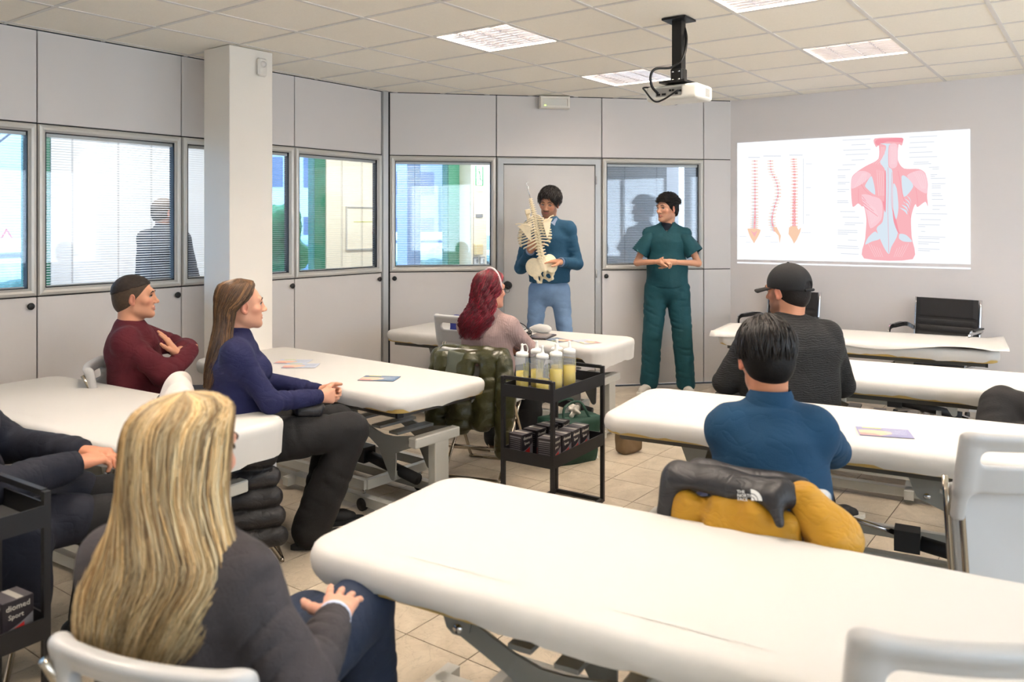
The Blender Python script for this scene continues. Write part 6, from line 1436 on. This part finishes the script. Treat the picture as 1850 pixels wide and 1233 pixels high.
for sg in (-1, 1):
    pr = [Cap((sg*.062, .030, .075), (sg*.135, -.005, .10), .005, .007, k=.01), Cap((sg*.075, .022, -.005), (sg*.130, .0, .09), .004, .006, k=.02)]
    tri = MB(); P_ = [(sg*.052, .028, .045), (sg*.066, .026, -.085), (sg*.095, .018, -.04), (sg*.128, .002, .035), (sg*.15, -.006, .058), (sg*.11, .012, .068), (sg*.08, .022, .072)]
    tri.add(P_, [(0, 1, 2), (0, 2, 3, 6), (3, 4, 5), (3, 5, 6)]); s_o = tri.build('scapula', M_bone, SK, fix=False); sd = s_o.modifiers.new('t', 'SOLIDIFY'); sd.thickness = .007; sd.offset = 0
    MB().tube(smooth_path([(sg*.052, .034, .045), (sg*.09, .034, .06), (sg*.13, .018, .078), (sg*.162, -.005, .078)], 5), [.004]*15+[.006], 6).build('scapula_spine', M_bone, s_o)
pv = []
for sg in (-1, 1):
    Rw = rotm(sg*-28, 14, sg*18)
    pv += [Ell((sg*.072, -.035, -.300), (.072, .020, .078), Rw, .015), Ell((sg*.072, -.062, -.285), (.062, .022, .070), Rw, .01, True)]
    pv += [Cap((sg*.07, -.05, -.355), (sg*.072, -.045, -.385), .022, .020, k=.02)]
    ringp = [(sg*.066, -.045, -.385), (sg*.062, -.035, -.425), (sg*.036, -.055, -.435), (sg*.014, -.085, -.412), (sg*.02, -.10, -.385), (sg*.05, -.08, -.372)]
    for a_, b_ in zip(ringp, ringp[1:]+ringp[:1]): pv.append(Cap(a_, b_, .0105, k=.010))
pv += [Cap((0, -.012, -.245), (0, .012, -.335), .036, .018, (1, 0, 0), .55, .02), Cap((0, .012, -.335), (0, -.004, -.375), .014, .006, k=.01)]
for k in range(4):
    for sg in (-1, 1): pv.append(Ell((sg*(.020-.003*k), .012+.006*k, -.262-.021*k), (.004, .012, .004), None, .003, True))
sobj('pelvis', pv, .004, M_bone, SK)
MB().tube([(0, -.01, .23), (0, -.012, .355)], .0045, 8).tube(smooth_path([(0, -.012, .355), (.008, -.012, .372), (0, -.012, .385), (-.008, -.012, .378)], 4), .0035, 6).build('steel_rod', M_chrome, SK)
# ================================================================= coats on chair backs and bags
M_yel = mat('yellow_puffer', (186, 134, 14), .55, wr=(8.68, 0.29), bump=.3, bscale=30, sheen=.1); M_pblk = mat('black_nylon', (34, 32, 35), .5, wr=(8.68, 0.21), bump=.25, bscale=40); M_pnav = mat('navy_lining', (22, 36, 84), .6)
def jacket_over(chair, name, label, cat, body, parts):
    t = empty(name, (chair.location.x, chair.location.y, 0), chair.rotation_euler.z, label, cat)
    if name == 'puffer_jacket': t.location = chair.matrix_basis @ Vector((.03, 0, 0))
    return t
t = jacket_over(CH_T, 'puffer_jacket', 'yellow and black puffer jacket hung over the chair of the teal man', 'jacket', None, None)
fd = lambda a, f, p: (a, f, p)
sobj('yellow_body', [Cap((-.20, -.305, .745), (-.18, -.33, .30), .052, .07, (1, 0, 0), .75, .02, folds=(.016, 30, 0)), Cap((-.10, -.315, .752), (-.09, -.35, .28), .060, .080, (1, 0, 0), .75, .035, folds=(.016, 26, 1)), Cap((.0, -.315, .745), (-.01, -.35, .28), .060, .08, (1, 0, 0), .75, .035, folds=(.016, 28, 2.2)), Cap((.08, -.31, .73), (.07, -.33, .30), .05, .07, (1, 0, 0), .75, .025, folds=(.014, 30, 3))], .007, M_yel, t, disp=wob(.006, 34))
sobj('sleeve', [Cap((.135, -.27, .795), (.215, -.28, .70), .052, .078, k=.03), Cap((.212, -.30, .625), (.225, -.285, .50), .082, .080, k=.010), Cap((.225, -.28, .48), (.21, -.26, .34), .080, .07, k=.010)], .007, M_yel, t, disp=wob(.005, 34))
sobj('sleeve', [Cap((-.245, -.275, .68), (-.29, -.25, .56), .045, .066, k=.03), Cap((-.29, -.25, .54), (-.285, -.22, .36), .068, .065, k=.010)], .007, M_yel, t, disp=wob(.006, 40))
yk = sobj('black_yoke', [Cap((-.235, -.280, .825), (.075, -.285, .812), .036, .034, k=.02), Cap((-.225, -.318, .812), (.06, -.325, .800), .024, .022, k=.04), Cap((-.245, -.295, .80), (-.265, -.30, .70), .036, .034, k=.04), Cap((.055, -.330, .798), (.082, -.372, .748), .026, .016, k=.03), Cap((.07, -.29, .81), (.125, -.285, .79), .032, .024, k=.03), Cap((-.2, -.20, .82), (.12, -.20, .81), .028, k=.04)], .006, M_pblk, t, disp=wob(.004, 30))
sobj('navy_lining', [Cap((.275, -.20, .585), (.30, -.17, .45), .050, .062, k=.02), Cap((.29, -.17, .42), (.29, -.12, .25), .06, .07, k=.03)], .008, M_pnav, t, disp=wob(.004, 30))
# chest logo: white quarter dome with three bands and three lines of lettering
M_logo = mat('logo_white', (232, 230, 226), .6); lo = Matrix.Translation((-.005, -.3485, .806)) @ Matrix.Rotation(R(-7), 4, 'Y') @ Matrix.Rotation(R(-12), 4, 'X')
lg = MB()
for r0, r1 in ((.0, .0085), (.011, .0175), (.020, .031)):
    a = [(r1*math.cos(PI/2*k/10), r1*math.sin(PI/2*k/10)) for k in range(11)]+[(r0*math.cos(PI/2*k/10), r0*math.sin(PI/2*k/10)) for k in range(10, -1, -1)]
    lg.prism([(x+.004, z-.014) for x, z in a], -.0012, 0, lo, 'y')
lg.build('logo_dome', M_logo, t)
for k, w_ in enumerate(('THE', 'NORTH', 'FACE')):
    q = text('logo_lettering', w_, .0125, M_logo, (0, 0, 0), (0, 0, 0), t, 'LEFT', .0005); q.matrix_local = lo @ Matrix.Translation((-.036, -.0008, .005-k*.0105)) @ Matrix.Rotation(R(90), 4, 'X')
# olive puffer on the red-haired woman's chair
M_oliv = mat('olive_puffer', (60, 59, 30), .34, wr=(9.92, 0.14), bump=.5, bscale=38)
t = jacket_over(CH_R, 'olive_jacket', 'shiny olive puffer jacket hung over the chair of the red-haired woman', 'jacket', None, None)
sobj('jacket_body', [Cap((-.20, -.27, .76), (.20, -.27, .78), .040, k=.03), Cap((-.16, -.305, .76), (-.20, -.33, .34), .055, .075, (1, 0, 0), .7, .03, folds=(.022, 75, 0)), Cap((0, -.31, .75), (-.04, -.34, .36), .062, .085, (1, 0, 0), .7, .03, folds=(.022, 70, 1)), Cap((.15, -.30, .76), (.12, -.33, .38), .058, .075, (1, 0, 0), .7, .03, folds=(.014, 60, 2)), Cap((-.2, -.19, .79), (.2, -.19, .79), .035, k=.04)], .008, M_oliv, t, disp=wob(.006, 40))
sobj('sleeve', [Cap((.22, -.26, .77), (.26, -.30, .58), .055, .062, k=.03, folds=(.01, 70, 0)), Cap((.26, -.30, .57), (.24, -.31, .22), .064, .05, k=.02, folds=(.014, 80, 1))], .008, M_oliv, t, disp=wob(.005, 40))
sobj('sleeve', [Cap((-.22, -.26, .76), (-.25, -.27, .52), .05, .06, k=.03, folds=(.01, 70, 0)), Cap((-.25, -.27, .51), (-.20, -.28, .30), .06, .05, k=.02, folds=(.014, 80, 1))], .008, M_oliv, t, disp=wob(.005, 40))
sobj('collar_flap', [Bx((-.07, -.325, .73), (.055, .018, .075), .015, rotm(0, -8, 6), k=.02)], .007, mat('olive_lining', (88, 92, 78), .6), t, disp=wob(.003, 40))
# black puffer on the chair of the woman in navy
bpf = [fc for fc in bpy.data.objects if fc.get('label') == 'white folding chair under the woman in navy'][0]
t = jacket_over(bpf, 'black_jacket', 'black quilted jacket hanging on the chair of the woman in navy', 'jacket', None, None)
pr = []
for k in range(6): z = .72-.085*k; pr += [Cap((-.17, -.285-.004*k, z), (.20, -.285-.004*k, z), .046, k=.012)]
sobj('quilted_body', pr, .008, M_pblk, t, disp=wob(.003, 40))
pr = []
for k in range(6): z = .61-.092*k; pr.append(Cap((.268, -.12+.008*k, z), (.285, .13+.012*k, z), .046, k=.010))
sobj('quilted_side', pr, .008, M_pblk, t, disp=wob(.003, 40))
# cream fleece bundle behind the woman in navy
o = sobj('cream_fleece', [Cap((-.22, -.27, .80), (.20, -.27, .79), .058, .06, k=.03), Cap((-.24, -.27, .78), (-.26, -.29, .66), .055, .05, k=.03), Cap((-.1, -.29, .76), (.15, -.31, .70), .06, .05, k=.03), Cap((.16, -.30, .76), (.24, -.24, .68), .055, .05, k=.03)], .008, mat('cream_fleece', (232, 222, 214), .9, bump=.4, bscale=60), None, (bpf.location.x+.03, bpf.location.y-.035, .004), (0, 0, bpf.rotation_euler.z), disp=wob(.006, 30)); tag(o, 'cream fleece draped over the chair behind the woman in navy', 'fleece')
# black handbag in the lap of the woman in navy
o = sobj('handbag', [Bx((0, 0, .03), (.10, .07, .03), .025), Cap((-.07, .05, .045), (.06, .06, .05), .018, k=.02)], .007, M_pblk, None, (2.655, 3.235, .640), (R(-6), 0, R(-30-90)), disp=wob(.003, 40)); tag(o, 'small black handbag in the lap of the woman in navy', 'bag')
MB().box((-.085, -.03, .058), (.05, .012, .02), bev=.003).build('buckle', M_chrome, o)
# folded chairs
fc1 = fchair((3.03, .215), 36-90+3, 'folded white chair standing between the couches at right', True); fc1.rotation_euler = (R(-7), 0, R(36-90+3)); 
fc2 = fchair((1.54, .175), -40, 'blurred white chair back at the bottom right corner', True); fc2.rotation_euler = (R(-6), 0, R(-56)); 
fc3 = fchair((4.44, 3.68), -60, 'folded white chair with a blue coat beside the red-haired woman', True); fc3.rotation_euler = (R(-6), 0, R(-72))
o = sobj('blue_coat', [Cap((-.12, .05, .90), (-.13, .07, .50), .055, .075, (1, 0, 0), .6, .03, folds=(.01, 60, 0)), Cap((.02, .05, .90), (.02, .07, .48), .06, .08, (1, 0, 0), .6, .03, folds=(.01, 60, 1)), Cap((.13, .05, .88), (.14, .06, .52), .05, .06, (1, 0, 0), .6, .03)], .009, mat('royal_blue_cloth', (40, 50, 130), .8, bump=.5, bscale=90), None, (4.45, 3.69, 0), (R(-6), 0, R(-72)), disp=wob(.004, 36)); tag(o, 'royal blue coat hanging on the folded chair by the red-haired woman', 'coat')
# bags on the floor behind the trolley
M_gbag = mat('green_bag', (20, 62, 48), .6, bump=.3, bscale=50); M_tan = mat('tan_bag', (120, 98, 70), .7, bump=.3, bscale=60)
t = empty('shopping_bag', (4.60, 2.92, 0), R(-25), 'dark green shopping bag with white side on the floor behind the trolley', 'bag')
rg_ = []
for k in range(9):
    z = .30*k/8; w_, d_ = .17+.03*k/8, .075+.025*math.sin(k/8*2.2); rg_.append([(w_*math.copysign(min(1, abs(math.cos(a))*1.35), math.cos(a))+.004*math.sin(7*a+k), d_*math.copysign(min(1, abs(math.sin(a))*1.35), math.sin(a))+.006*math.sin(5*a+k*1.3), z) for a in [2*PI*j/32 for j in range(32)]])
MB().loft(rg_, True).build('bag_body', M_gbag, t)
MB().prism([(-.07, .01), (.05, .01), (.075, .28), (-.06, .28)], .178, .186, ax='x').build('white_side', M_whitep, t)
for sy in (-1, 1): MB().tube(smooth_path([(-.10, sy*.085, .29), (-.07, sy*.06, .38), (.05, sy*.05, .40), (.11, sy*.085, .29)], 6), .009, 8).build('handle', M_gbag, t)
o = sobj('paper_bundle', [Bx((-.03, 0, .02), (.05, .03, .012), .01, rotm(20, 30, 10), k=.02), Bx((.04, .01, .03), (.04, .025, .014), .01, rotm(-30, -20, 25), k=.01), Cap((-.06, .02, .0), (-.02, -.02, .05), .018, .012, k=.01)], .006, M_white_shoe, None, (4.64, 2.90, .315), (0, 0, R(30)), disp=wob(.004, 60)); tag(o, 'crumpled white paper sticking out of the green bag', 'paper')
t = empty('tan_bag', (5.02, 2.70, 0), R(-20), 'tan bag on the floor between the trolley and the couch', 'bag')
t.scale = (.62, .62, .75); sobj('bag_body', [Bx((0, 0, .11), (.15, .09, .11), .05)], .009, M_tan, t, disp=wob(.006, 26)); MB().tube(smooth_path([(-.08, -.06, .2), (-.06, -.07, .28), (.06, -.07, .28), (.08, -.06, .2)], 6), .008, 8).build('handle', M_brshoe, t)
MB().tube(smooth_path([(.08, -.09, .16), (.13, -.13, .19), (.15, -.14, .12)], 6), .005, 6).build('strap', M_rub, t)
t = empty('black_bag', (4.12, 1.72, 0), R(20), 'black bag on the floor under the couch before the teal man', 'bag')
sobj('bag_body', [Bx((0, 0, .16), (.16, .10, .16), .06), Bx((0, -.09, .12), (.10, .03, .08), .03, k=.02)], .009, M_pblk, t, disp=wob(.005, 26)); MB().tube(smooth_path([(-.05, 0, .31), (-.03, 0, .36), (.03, 0, .36), (.05, 0, .31)], 5), .008, 8).build('handle', M_rub, t)
